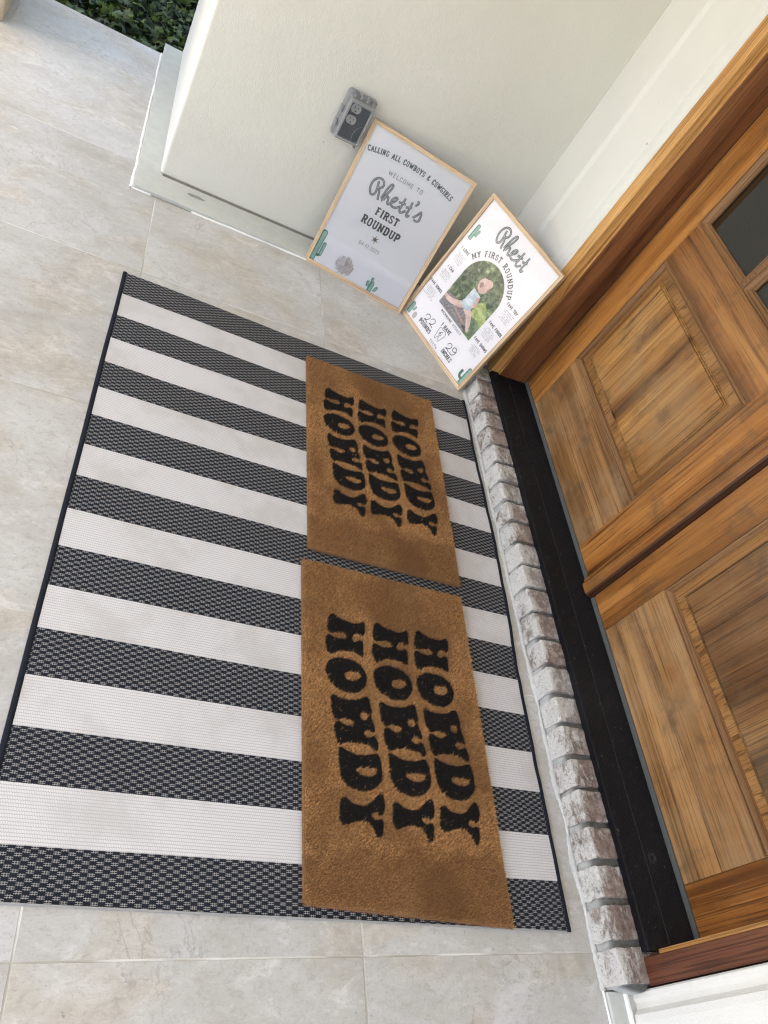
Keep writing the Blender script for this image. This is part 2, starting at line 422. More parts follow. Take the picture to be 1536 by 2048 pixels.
# ------------------------------------------------------------------ mesh helpers
class MB:
    def __init__(s): s.v = []; s.f = []; s.mi = []
    def add(s, vs, fs, mi=0):
        o = len(s.v); s.v += [tuple(p) for p in vs]; s.f += [tuple(i + o for i in f) for f in fs]; s.mi += [mi] * len(fs)
    def box(s, a, b, mi=0):
        x0, y0, z0 = a; x1, y1, z1 = b
        s.add([(x0, y0, z0), (x1, y0, z0), (x1, y1, z0), (x0, y1, z0), (x0, y0, z1), (x1, y0, z1), (x1, y1, z1), (x0, y1, z1)],
              [(3, 2, 1, 0), (4, 5, 6, 7), (0, 1, 5, 4), (1, 2, 6, 5), (2, 3, 7, 6), (3, 0, 4, 7)], mi)
    def prism(s, poly, z0, z1, mi=0, fn=lambda x, y, z: (x, y, z)):
        n = len(poly)
        ar = sum(poly[i][0] * poly[(i + 1) % n][1] - poly[(i + 1) % n][0] * poly[i][1] for i in range(n))
        if ar < 0: poly = poly[::-1]
        vs = [fn(x, y, z0) for x, y in poly] + [fn(x, y, z1) for x, y in poly]
        tri = tessellate_polygon([[Vector((x, y, 0)) for x, y in poly]])
        fs = []
        for t in tri:
            a, b, c = [Vector(poly[i]) for i in t]
            if (b - a).cross(c - a) < 0: t = t[::-1]
            fs.append(tuple(i + n for i in t)); fs.append(tuple(t[::-1]))
        fs += [(i, (i + 1) % n, (i + 1) % n + n, i + n) for i in range(n)]
        s.add(vs, fs, mi)
    def flat(s, loops, fn, mi=0):
        """filled 2D polygon with holes, mapped by fn(x, y)"""
        pts = [p for l in loops for p in l]
        tri = tessellate_polygon([[Vector((x, y, 0)) for x, y in l] for l in loops])
        fs = []
        for t in tri:
            a, b, c = [Vector(pts[i]) for i in t]
            if (b - a).cross(c - a) < 0: t = t[::-1]
            fs.append(tuple(t))
        s.add([fn(x, y) for x, y in pts], fs, mi)
    def ring(s, rect, prof, fn, mi=0, cap=False, alt=False):
        """mitred rectangular moulding; rect=(a0,b0,a1,b1), prof=[(inset, depth)], fn(a,b,depth)"""
        a0, b0, a1, b1 = rect; vs = []; fs = []
        for ins, d in prof:
            vs += [fn(a0 + ins, b0 + ins, d), fn(a1 - ins, b0 + ins, d), fn(a1 - ins, b1 - ins, d), fn(a0 + ins, b1 - ins, d)]
        for k in range(len(prof) - 1):
            for i in range(4):
                j = (i + 1) % 4
                fs.append((4 * k + i, 4 * k + j, 4 * k + 4 + j, 4 * k + 4 + i))
        if cap:
            k = 4 * (len(prof) - 1); fs.append((k, k + 1, k + 2, k + 3))
        s.add(vs, fs, mi)
        if alt:
            for q in range(4 * (len(prof) - 1)): s.mi[len(s.mi) - len(fs) + q] = q % 2

def link(name, me, parent=None, label=None, cat=None, group=None, kind=None):
    o = bpy.data.objects.new(name, me); C.objects.link(o)
    if parent is not None: o.parent = parent
    if label: o['label'] = label
    if cat: o['category'] = cat
    if group: o['group'] = group
    if kind: o['kind'] = kind
    return o

def worldloc(p):
    v = Vector((0, 0, 0))
    while p is not None:
        v += p.location; p = p.parent
    return v

def build(name, mb, mats, parent=None, smooth=False, bevel=0, local=False, **kw):
    me = bpy.data.meshes.new(name)
    off = Vector((0, 0, 0)) if local or parent is None else worldloc(parent)
    me.from_pydata([tuple(Vector(p) - off) for p in mb.v], [], mb.f)
    mats = mats if isinstance(mats, list) else [mats]
    for m in mats: me.materials.append(m)
    me.polygons.foreach_set('material_index', mb.mi)
    if smooth: me.polygons.foreach_set('use_smooth', [True] * len(me.polygons))
    if bevel:
        bm = bmesh.new(); bm.from_mesh(me)
        bmesh.ops.recalc_face_normals(bm, faces=bm.faces)
        ed = [e for e in bm.edges if len(e.link_faces) == 2 and e.calc_face_angle(0) > .6]
        bmesh.ops.bevel(bm, geom=ed, offset=bevel, segments=2, affect='EDGES', profile=.6)
        bm.to_mesh(me); bm.free()
    me.update()
    return link(name, me, parent, **kw)

def empty(name, loc, label, cat, group=None, rot=None):
    o = bpy.data.objects.new(name, None); C.objects.link(o); o.location = loc
    if rot: o.rotation_euler = rot
    o.empty_display_size = .05
    o['label'] = label; o['category'] = cat
    if group: o['group'] = group
    return o

# ================================================================== SETTING
g = MB(); g.add([(-300, -300, -.62), (300, -300, -.62), (300, 300, -.62), (-300, 300, -.62)], [(0, 1, 2, 3)])
s_ = NT('lawn_ground'); vv = s_.coord()
ground_m = s_.set(s_.mix(s_.noise(vv, 3, 6), (.045, .065, .02), (.10, .12, .045)), .95)
build('ground', g, ground_m, kind='structure')
g = MB(); g.box((-5.2, -7, -.30), (-1.003, 1.45, -.17))
build('path', g, plain('tan_bounce', (.50, .455, .38), .8, .15, 14, .2), kind='structure')  # unseen slab added to throw warm bounce light into the porch

g = MB()
# porch floor : one sheet with an edge, notched where the house stands
poly = [(-1.0, -4.5), (1.70, -4.5), (1.70, .60), (.3, .60), (.3, 1.572), (-1.0, 1.572)]
g.prism(poly, -.14, 0)
build('porch_floor', g, tile, kind='structure')
# interior floor behind the door
g = MB(); g.box((1.70, -3.2, -.05), (5, 1.6, .085))
build('interior_floor', g, plain('interior_floor_paint', (.22, .2, .17), .5), kind='structure')
g = MB(); g.box((-2.5, -3.7, 2.75), (5, 3.9, 2.9))  # unseen roof; reach extended to shade the garden, shortened to admit side light
build('porch_ceiling', g, ceil_m, kind='structure')
g = MB(); g.box((5, -3.3, -.1), (5.1, 1.7, 2.75)); g.box((1.6, -3.4, -.1), (5.1, -3.3, 2.75)); g.box((1.6, 1.62, -.1), (5.1, 1.72, 2.75))
build('interior_wall', g, plain('interior_paint', (.5, .5, .47), .8), label='plain grey room walls seen dimly through the door glass', cat='wall')

# ---- side wall (beige stucco) with stone plinth
sw = empty('side_wall', (.67, 1.2, 0), 'beige stucco porch wall with a pale end face and an outlet on it', 'wall')
def rounded_poly(pts, r, which, n=5):
    out = []
    for i, p in enumerate(pts):
        if i not in which: out.append(p); continue
        a = Vector(pts[i - 1]) - Vector(p); b = Vector(pts[(i + 1) % len(pts)]) - Vector(p)
        a.normalize(); b.normalize(); P = Vector(p)
        c = P + (a + b) * r
        for k in range(n + 1):
            t = k / n
            q = P + a * r * (1 - t) ** 2 + b * r * t ** 2
            out.append((q.x, q.y))
    return out
g = MB(); g.prism(rounded_poly([(.046, .613), (1.60, .613), (1.60, 1.66), (.046, 1.66)], .012, (0, 3)), .0150, 2.75)
ob = build('stucco', g, stucco_beige, sw)
me = ob.data; me.materials.append(stucco_end)
for p in me.polygons:
    if p.normal.x < -.6: p.material_index = 1
g = MB(); g.prism([(.0472, .6138), (1.5, .6138), (1.5, 1.65), (.0472, 1.65)], .0, .0148)
build('joint', g, gap_m, sw)
g = MB()
g.prism(rounded_poly([(-.030, 1.662), (-.030, .469), (1.252, .469), (1.252, .158), (1.30, .158), (1.30, .60), (.056, .60), (.056, 1.662)], .006, (1,)), .0005, .0125)
build('plinth', g, plinth_m, sw, bevel=.002)
def wobbly_strip(p0, p1, w0, w1, z, n=60, seed=0, g=None, h=.004):
    L__ = (Vector(p1) - Vector(p0)).length
    """an irregular bead of filler between two points"""
    g = g or MB(); p0 = Vector(p0); p1 = Vector(p1); d = (p1 - p0).normalized(); q = Vector((-d.y, d.x))
    vs = []
    for i in range(n + 1):
        t = i / n; P = p0.lerp(p1, t)
        a = w0 + (w1 - w0) * (.5 + .8 * noise.noise((t * L__ * 9 + seed, seed, 0)) + .5 * noise.noise((t * L__ * 70, seed, 3)))
        b = w0 + (w1 - w0) * (.5 + .9 * noise.noise((t * L__ * 10 + seed, seed + 9, 0)) + .35 * noise.noise((t * L__ * 95, seed, 7)))
        for k, (s_off, zz) in enumerate(((-a, 0), (-a * .5, h), (b * .5, h), (b, 0))):
            X = P + q * s_off; vs.append((X.x, X.y, z + zz))
    fs = [(4 * i + k, 4 * i + k + 1, 4 * i + 5 + k, 4 * i + 4 + k) for i in range(n) for k in range(3)]
    fs = [f[::-1] for f in fs]
    g.add(vs, fs); return g
g = wobbly_strip((-.034, 1.57), (-.034, .466), .002, .007, .0006, 90, 3)
wobbly_strip((-.034, .466), (.03, .466), .002, .004, .0006, 14, 5, g)
wobbly_strip((.17, .466), (.63, .466), .001, .006, .0006, 50, 8, g)
build('caulk', g, caulk_m, sw)
g = wobbly_strip((.035, .4655), (.165, .4655), .0015, .003, .0008, 30, 12, h=.001)
build('open_joint', g, gap_m, sw)
g = MB()
vs = []
for k in range(22):
    a = k / 22 * math.tau; r = 1 + .35 * noise.noise((math.cos(a) * 1.5, math.sin(a) * 1.5, 4))
    vs.append((.175 + .030 * r * math.cos(a), .552 + .011 * r * math.sin(a)))
g.flat([vs], lambda x, y: (x, y, .0131))
build('scuff', g, plain('scuff_grey', (.24, .25, .23), .9, .3, 80), sw)

# ---- front (door) wall
fw = empty('front_wall', (1.5, -2.9, 0), 'white plastered wall with a soft moulded surround beside the wooden door', 'wall')
def wall_profile(sgn, y0):
    # x as a function of distance from the wood edge (y0), going away from the door
    pr = [(0, 1.3065), (.004, 1.3015), (.014, 1.3010), (.022, 1.3050), (.032, 1.3030), (.042, 1.2910), (.056, 1.2885), (.10, 1.2885), (.20, 1.2885),
          (.232, 1.2885), (.240, 1.2840), (.248, 1.2790), (.257, 1.2785), (.266, 1.2850), (.273, 1.2950), (.284, 1.2975)]
    return [(x, y0 + sgn * d) for d, x in pr]
far = wall_profile(1, .150) + [(1.2975, .6125)]
near = wall_profile(-1, -1.856) + [(1.2975, -4.5)]
g = MB(); g.prism(far + [(1.62, .6125), (1.62, .150)], .012, 2.75)
g.prism(near + [(1.62, -4.5), (1.62, -1.856)], .012, 2.75)
g.prism([(1.3, -1.8555), (1.3, .1495), (1.6, .1495), (1.6, -1.8555)], 2.30, 2.75)
build('plaster', g, stucco_white, fw)
g = MB(); g.prism([(1.232, -4.5), (1.232, -1.853), (1.32, -1.853), (1.32, -4.5)], .0005, .0115)
build('plinth', g, plinth_m, fw, bevel=.002)
g = wobbly_strip((1.229, -1.93), (1.229, -1.85), .001, .004, .0006, 12, 2)
wobbly_strip((1.280, -2.3), (1.280, -1.858), .003, .009, .0118, 60, 21, g, h=.005)
build('caulk', g, caulk_m, fw)

# ---- porch column
pc = empty('porch_column', (-.76, 1.39, 0), 'tan stuccoed column base at the far corner of the porch', 'column')
g = MB(); g.box((-.98, 1.18, .0), (-.575, 1.57, .32)); build('base', g, col_m, pc, bevel=.01)
g = MB(); g.box((-.93, 1.215, .32), (-.62, 1.535, 2.75)); build('shaft', g, col_m, pc, bevel=.01)

# ================================================================== BRICK STEP
bs = empty('brick_step', (1.27, -.85, 0), 'low step of whitewashed grey bricks on edge below the door', 'step')
yb = -1.846; pitch = .0826; nb = 0
gb = MB()
while yb < .14:
    wdt = pitch - .0145 + random.uniform(-.003, .003)
    x0 = 1.235 + random.uniform(-.003, .003); x1 = 1.36; z1 = .066 + random.uniform(-.002, .003)
    y0 = yb + random.uniform(-.001, .001)
    bm = bmesh.new()
    bmesh.ops.create_cube(bm, size=1)
    bmesh.ops.scale(bm, vec=(x1 - x0, wdt, z1 + .01), verts=bm.verts)
    bmesh.ops.translate(bm, vec=((x0 + x1) / 2, y0 + wdt / 2, (z1 - .01) / 2), verts=bm.verts)
    bmesh.ops.subdivide_edges(bm, edges=bm.edges[:], cuts=22, use_grid_fill=True)
    sk = random.uniform(-.035, .035); y1 = y0 + wdt
    for q in bm.verts:
        dx, dz = q.co.x - x0, z1 - q.co.z; dy = min(q.co.y - y0, y1 - q.co.y)
        r = .0015 + .0065 * abs(noise.noise(q.co * 60 + Vector((nb * 3, 0, 0))))
        if dx < r and dz < r:
            k = (r - dx + r - dz) * .32; q.co.x += k; q.co.z -= k
        if dy < r * .6 and dz < r: q.co.z -= (r - dz) * .22
        if dy < r * .6 and dx < r: q.co.x += (r - dx) * .22
        q.co += noise.noise_vector(q.co * 85 + Vector((nb * 7, 0, 0))) * .0015
        q.co += noise.noise_vector(q.co * 28 + Vector((nb * 5, 3, 0))) * .0011
        q.co.y += (q.co.x - x0) * sk + .0022 * noise.noise(Vector((q.co.x * 45, q.co.z * 45, nb * 2.3 + (5 if q.co.y > (y0 + y1) / 2 else 0))))
    bm.verts.index_update()
    gb.add([tuple(v.co) for v in bm.verts], [tuple(v.index for v in f.verts) for f in bm.faces])
    bm.free()
    yb += pitch; nb += 1
build('bricks', gb, brick_m, bs)
s2 = brick_m.node_tree
for nd in s2.nodes:
    if nd.type == 'MAP_RANGE' and abs(nd.inputs[1].default_value - 1.236) < 1e-4:
        nd.inputs[1].default_value = 1.238 - 1.27; nd.inputs[2].default_value = 1.266 - 1.27
# mortar bed : displaced grid box
bm = bmesh.new()
nx, ny = 10, 330
rows = []
for j in range(ny + 1):
    y = -1.849 + j / ny * (1.985)
    prof = [(1.2405, .0), (1.2405, .02), (1.241, .04), (1.243, .051), (1.250, .0565), (1.265, .0585), (1.29, .059), (1.315, .059), (1.36, .059)]
    rows.append([bm.verts.new(Vector((x, y, z)) + noise.noise_vector(Vector((x, y, z)) * 60) * .0026) for x, z in prof])
for j in range(ny):
    for i in range(len(prof) - 1):
        bm.faces.new((rows[j][i], rows[j][i + 1], rows[j + 1][i + 1], rows[j + 1][i]))
bm.faces.new(rows[0]); bmesh.ops.recalc_face_normals(bm, faces=bm.faces)
me = bpy.data.meshes.new('mortar'); bm.to_mesh(me); bm.free(); me.materials.append(mort_m)
me.polygons.foreach_set('use_smooth', [True] * len(me.polygons))
me.transform(Matrix.Translation(-bs.location)); link('mortar', me, bs)
g = wobbly_strip((1.2320, -1.85), (1.2320, .13), .001, .014, .0006, 420, 31, h=.003)
build('pale_mortar_bead', g, mort_w, bs, smooth=True)
g = MB(); g.prism([(1.244, -1.850), (1.268, -1.857), (1.292, -1.862), (1.314, -1.857), (1.314, -1.845), (1.244, -1.844)], .012, .0520)
build('end_mortar', g, mort_m, bs, bevel=.0025)

# ================================================================== THRESHOLD
g = MB()
pr = [(1.306, .066), (1.306, .0835)]
x = 1.309; z = .0855
while x < 1.372:
    pr += [(x, z), (x + .0018, z + .0011), (x + .0036, z + .0011), (x + .0050, z)]
    x += .0052; z += .00005
pr += [(1.374, .0865), (1.3755, .0885)]
x = 1.378; z = .0895
while x < 1.446:
    pr += [(x, z), (x + .0018, z + .0011), (x + .0036, z + .0011), (x + .0050, z)]
    x += .0052; z += .0003
pr += [(1.47, .094), (1.60, .094), (1.60, .066)]
g.prism(pr, -1.79, .112, fn=lambda a, b, c: (a, c, b))
th = build('door_threshold', g, thresh_m, label='long black ribbed metal threshold between the bricks and the doors', cat='threshold')

# ================================================================== DOOR FRAME
df = empty('door_frame', (1.38, -.85, .066), 'dark wooden frame around the double door, its outer edge coloured lighter as if lit', 'door frame')
for nm, sg, y, mt, mj in (('far', 1, .085, wood_case_lit, wood_jamb), ('near', -1, -1.787, wood_case_shaded, wood_case_lit)):
    g = MB()
    a, b = y + sg * .013, y + sg * .0655
    poly = [(1.3045, a + sg * .004), (1.3045, b), (1.33, b), (1.45, b), (1.45, a), (1.3085, a)]
    poly = [(1.3045, a + sg * .003), (1.3045, b), (1.45, b), (1.45, a), (1.307, a)]
    g.prism(poly, .0735 if sg > 0 else .068, 2.30)
    build('casing', g, mt, df)
    g = MB(); c = y + sg * .0125
    g.prism([(1.336, y + sg * .002), (1.336, c), (1.52, c), (1.52, y), (1.338, y)], .088, 2.28)
    build('jamb', g, mj if sg < 0 else wood_jamb, df, bevel=.001)
    g = MB(); g.prism([(1.3355, y + sg * .0012), (1.3355, y + sg * .0125), (1.337, y + sg * .0125), (1.337, y + sg * .0012)], .088, 2.28)
    build('jamb_edge', g, wood_case_lit, df)
    g = MB(); g.prism([(1.453, y - sg * .0060), (1.453, y - sg * .0002), (1.50, y - sg * .0002), (1.50, y - sg * .0060)], .10, 2.2)
    build('seal', g, dark_gap, df)
g = MB(); g.box((1.3045, -1.8525, 2.2), (1.52, .15, 2.3)); build('head', g, wood_jamb, df)

# ================================================================== DOOR LEAVES
XF = 1.450
def F(dep):  # mapping for rings on a door face: a=y, b=z
    return None
def leaf(name, label, ya, yb, sa, sb, hinge):
    """ya<yb ; sa / sb the inner edges of the two stiles"""
    root = empty(name, (1.47, (ya + yb) / 2, .10), label, 'door', 'wooden double door leaves')
    zb, z1, z2, z3, z4, zt = .112, .343, .770, .903, 2.02, 2.195
    for (a, b) in ((ya, sa), (sb, yb)):
        g = MB(); g.box((XF, a, zb), (XF + .045, b, zt)); build('stile', g, wood_stile, root, bevel=.0012)
    g = MB(); g.box((XF + .0012, sa + .0003, zb), (XF + .044, sb - .0003, z1)); build('bottom_rail', g, wood_rail, root, bevel=.0008)
    g = MB(); g.box((XF + .0009, sa + .0003, z2), (XF + .044, sb - .0003, z3)); build('lock_rail', g, wood_lock, root, bevel=.0008)
    g = MB(); g.box((XF + .0009, sa + .0003, z4), (XF + .044, sb - .0003, zt)); build('top_rail', g, wood_lock, root, bevel=.0008)
    fn = lambda a, b, d: (XF + d, a, b)
    mould = [(0, .012), (0, -.001), (.0022, -.0008), (.0030, .0028), (.0042, .0005), (.0075, .0008), (.0105, .0032), (.0150, .0085), (.0162, .0120), (.0178, .0122), (.019, .0165)]
    rev = lambda pr: pr
    g = MB(); g.ring((sa, z1, sb, z2), mould, fn, alt=True); build('panel_moulding', g, [wood_mould, wood_mould_v], root)
    pa = build_panel(root, (sa + .012, z1 + .012, sb - .012, z2 - .012), fn)
    # glazing
    win = [(0, .012), (0, -.001), (.0022, -.0008), (.003, .0025), (.005, .0003), (.010, .0003), (.0125, .003), (.018, .0075), (.0195, .0125), (.022, .0135), (.0225, .02)]
    ym = (sa + sb) / 2 + (.0 if name else 0)
    zs = [z3, 1.27, 1.645, z4]
    g = MB()
    for i in range(3):
        zlo = zs[i] if i == 0 else zs[i] + .006
        zhi = zs[i + 1] if i == 2 else zs[i + 1] - .006
        g.ring((sa, zlo, ym - .006, zhi), win, fn, alt=True); g.ring((ym + .006, zlo, sb, zhi), win, fn, alt=True)
    gw = build('window_moulding', g, [wood_mould, wood_mould_v], root)
    g = MB()
    g.box((XF - .0005, ym - .006, z3 + .0005), (XF + .036, ym + .006, z4 - .0005))
    for zz in zs[1:3]:
        g.box((XF - .0003, sa, zz - .006), (XF + .036, ym - .0062, zz + .006)); g.box((XF - .0003, ym + .0062, zz - .006), (XF + .036, sb, zz + .006))
    build('muntin', g, wood_mould, root)
    g = MB(); g.box((XF + .0200, sa + .002, z3 + .002), (XF + .024, sb - .002, z4 - .002)); build('window_glass', g, door_glass, root)
    g = MB(); g.box((XF + .0330, sa + .001, z3 + .001), (XF + .0345, sb - .001, z4 - .001)); build('shade_backing', g, blind_m, root)
    g = MB(); g.box((XF - .004, ya + .001, .0975), (XF + .045, yb - .001, .1115)); build('bottom_sweep', g, sweep_m, root, bevel=.0015)
    return root
def build_panel(root, rect, fn):
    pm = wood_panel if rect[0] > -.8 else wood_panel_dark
    a0, b0, a1, b1 = rect
    g = MB(); g.ring(rect, [(0, .0150), (.0325, .0125), (.034, .0105)], fn); build('panel_margin', g, wood_margin, root)
    g = MB(); g.ring((a0 + .034, b0 + .034, a1 - .034, b1 - .034), [(0, .0130), (0, .0095), (.0020, .0090), (.0032, .0125), (.0046, .0070), (.0072, .0066), (.0086, .0100), (.0100, .0040), (.012, .0034)], fn, cap=True)
    return build('panel', g, pm, root)
L1 = leaf('door_leaf', 'far leaf of the wooden double door, with the raised strip on its edge', -.8375, .0785, -.689, -.045, 1)
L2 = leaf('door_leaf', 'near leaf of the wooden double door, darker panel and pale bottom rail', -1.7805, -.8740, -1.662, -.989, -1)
g = MB()
poly = [(1.449, -.806), (1.4445, -.8065), (1.4415, -.8115), (1.4435, -.8135), (1.4405, -.8165), (1.4425, -.8185), (1.4320, -.8235), (1.4300, -.830), (1.4300, -.857), (1.4320, -.861), (1.449, -.861)]
g.prism(poly, .098, 2.195)
build('astragal', g, wood_stile, L1)
g = MB(); g.prism([(1.4325, -.8612), (1.4345, -.8670), (1.4505, -.8725), (1.4505, -.8612)], .098, 2.195); build('astragal_shade_strip', g, wood('painted_shade_wood', 'Z', (.015, .006, .003), (.045, .018, .009), (.08, .032, .015), 60, .4), L1)  # near-black strip; shadow gap below the astragal put into its colour
g = MB(); g.box((1.4512, -.8735, .10), (1.495, -.8380, 2.19)); build('edge_seal', g, dark_gap, L1)

# ================================================================== OUTLET
oc = empty('outlet', (.56, .613, .49), 'wall outlet under a smoky clear weather cover beside the first sign', 'outlet')
def rrect(x0, z0, x1, z1, r, n=5):
    out = []
    for cx, cz, a0 in ((x1 - r, z1 - r, 0), (x0 + r, z1 - r, 90), (x0 + r, z0 + r, 180), (x1 - r, z0 + r, 270)):
        for k in range(n + 1):
            a = math.radians(a0 + 90 * k / n); out.append((cx + r * math.cos(a), cz + r * math.sin(a)))
    return out
def shell(g, loops, mi=0, cap_first=False, cap_last=False):
    """loops: list of (poly, y)"""
    n = len(loops[0][0]); vs = []
    for pl, y in loops: vs += [(px, y, pz) for px, pz in pl]
    fs = [(k * n + i, k * n + (i + 1) % n, (k + 1) * n + (i + 1) % n, (k + 1) * n + i) for k in range(len(loops) - 1) for i in range(n)]
    if cap_last: fs.append(tuple((len(loops) - 1) * n + i for i in range(n)))
    if cap_first: fs.append(tuple(range(n))[::-1])
    g.add(vs, fs, mi)
X0, X1, Z0, Z1 = .509, .6135, .408, .566
g = MB(); shell(g, [(rrect(X0 + .003, Z0 - .001, X1 - .003, Z1 - .004, .010), .6128), (rrect(X0 + .003, Z0 - .001, X1 - .003, Z1 - .004, .010), .604), (rrect(X0 + .006, Z0 + .002, X1 - .006, Z1 - .007, .009), .603)], cap_last=True)
build('back_plate', g, plate_m, oc)
for zc in (.512, .4735):
    g = MB(); ply = []
    for k in range(36):
        a = k / 36 * math.tau; ply.append((.5595 + .0170 * math.cos(a), zc + max(-.0135, min(.0135, .0170 * math.sin(a)))))
    shell(g, [(ply, .603), (ply, .5985)], cap_last=True)
    rc = build('receptacle', g, recep_m, oc)
    g = MB()
    g.box((.5535 - .001, .5975, zc + .000), (.5535 + .001, .5982, zc + .008)); g.box((.5655 - .001, .5975, zc + .001), (.5655 + .001, .5982, zc + .0075))
    shell(g, [([(.5595 + .0025 * math.cos(k / 12 * math.tau), zc - .0075 + .0025 * math.sin(k / 12 * math.tau)) for k in range(12)], .5982), ([(.5595 + .0025 * math.cos(k / 12 * math.tau), zc - .0075 + .0025 * math.sin(k / 12 * math.tau)) for k in range(12)], .5975)], cap_last=True)
    sl = build('slot', g, slot_m, rc); sl.location -= Vector((0, 0, 0))
# clear cover
g = MB()
shell(g, [(rrect(X0, Z0, X1, Z1, .012), .603), (rrect(X0, Z0, X1, Z1, .012), .592), (rrect(X0 + .006, Z0 + .006, X1 - .005, Z1 - .008, .011), .588), (rrect(X0 + .008, Z0 + .008, X1 - .006, Z1 - .011, .011), .554), (rrect(X0 + .012, Z0 + .012, X1 - .010, Z1 - .015, .008), .5485)])
shell(g, [(rrect(X0 + .0185, Z0 + .0185, X1 - .0155, Z1 - .0225, .005), .5487), (rrect(X0 + .0165, Z0 + .0165, X1 - .0135, Z1 - .0195, .006), .5470), (rrect(X0 + .012, Z0 + .012, X1 - .010, Z1 - .015, .008), .5487)])
cv = build('cover', g, rim_m, oc)
g = MB(); shell(g, [(rrect(X0 + .017, Z0 + .017, X1 - .014, Z1 - .020, .006), .5498), (rrect(X0 + .017, Z0 + .017, X1 - .014, Z1 - .020, .006), .5490)], cap_last=True)
build('window', g, plas_m, cv)
for x_ in (.528, .551, .575, .595):
    g = MB(); g.box((x_ - .004, .560, Z1 - .0095), (x_ + .004, .598, Z1 + .0015)); build('hinge', g, rim_m, oc, bevel=.0015)
for z_ in (.452, .500):
    g = MB(); g.box((X0 - .0025, .575, z_ - .010), (X0 + .004, .597, z_ + .010)); build('side_lug', g, rim_m, oc, bevel=.0015)
for bx in (((.588, .560, Z1 + .0016), (.604, .570, Z1 + .004)), ((.520, .560, Z1 + .0016), (.531, .570, Z1 + .0045)), ((.592, .549, Z0 + .004), (.600, .556, Z0 + .010))):
    g = MB(); g.box(*bx); build('latch', g, lug_m, oc)
# raised arc line moulded in the window
g = MB(); n_ = 14; vs = []
for k in range(n_ + 1):
    a_ = math.radians(100 + 110 * k / n_); px_, pz_ = .6070 + .036 * math.cos(a_), .452 + .040 * math.sin(a_)
    px_ = min(px_, X1 - .016)
    for dd in (-.0009, .0009): vs.append((px_ + dd, .5468, pz_))
g.add(vs, [(2 * k, 2 * k + 1, 2 * k + 3, 2 * k + 2) for k in range(n_)]); build('moulded_rib', g, rim_m, cv)

# ================================================================== RUG
TH = -.02389     # rug axes turned slightly against the house
LR, WR = 1.705, 1.208
rug = empty('striped_rug', (.003, -.004, 0), 'large flatwoven rug in black and white stripes under the two doormats', 'rug', rot=(0, 0, TH))
def rug_edge(t, side):
    if side: return WR + .004 * noise.noise((t * 9, 3, 0)) + .0022 * noise.noise((t * 26, 8, 0)) + .012 * math.exp(-((t - .38) / .22) ** 2) - .004
    return .0015 * noise.noise((t * 6, 1, 0))
def rug_z(x, y):
    return .0056 + .0030 * noise.noise((x * 3, y * 5, 0)) + .001 * noise.noise((x * 11, y * 11, 5)) + (.0025 * max(0, noise.noise((y * 12, 2, 2))) if x > WR - .1 else 0)
NX, NY = 90, 130
vs = []
for j in range(NY + 1):
    t = j / NY; e0, e1 = rug_edge(t, 0), rug_edge(t, 1)
    for i in range(NX + 1):
        x = e0 + (e1 - e0) * i / NX; y = -t * LR * (1 - .0085 * (1 - i / NX))
        vs.append((x, y, rug_z(x, y)))
fs = [(j * (NX + 1) + i, (j + 1) * (NX + 1) + i, (j + 1) * (NX + 1) + i + 1, j * (NX + 1) + i + 1) for j in range(NY) for i in range(NX)]
g = MB(); g.add(vs, fs)
# skirt down to the tiles at both short ends
for j, sgn in ((0, 1), (NY, -1)):
    a = [vs[j * (NX + 1) + i] for i in range(NX + 1)]
    b = [(p[0], p[1], .0008) for p in a]
    n = len(a)
    g.add(a + b, [(i, i + 1, n + i + 1, n + i) if sgn > 0 else (i + 1, i, n + i, n + i + 1) for i in range(n - 1)], 1)
rm = rug_mat(LR, WR)
build('weave', g, [rm, hem_m], rug, smooth=True, local=True)
def tube_strip(side):
    g = MB(); n = 260; m = 8; vs = []
    for j in range(n + 1):
        t = j / n; y = .002 - t * (LR * (1 if side else .9915) + .004); x = rug_edge(t, side)
        z = rug_z(x, y) * .95
        for k in range(m):
            a = k / m * math.tau
            vs.append((x + .0062 * math.cos(a), y, max(.0006, z - .0008 + .0034 * math.sin(a) + .0003 * noise.noise((y * 200, a, 0)))))
    fs = [(j * m + k, j * m + (k + 1) % m, (j + 1) * m + (k + 1) % m, (j + 1) * m + k) for j in range(n) for k in range(m)]
    fs += [tuple(range(m)), tuple(n * m + k for k in range(m))[::-1]]
    g.add(vs, fs); return g
for sd_ in (0, 1): build('binding', tube_strip(sd_), bind_m, rug, smooth=True, local=True)
g = MB(); g.prism([(.004, -LR * .9915 - .0022), (WR - .002, -LR - .0022), (WR - .002, -LR + .0005), (.004, -LR * .9915 + .0005)], .0008, .0072); build('end_hem', g, hem_m, rug, local=True)

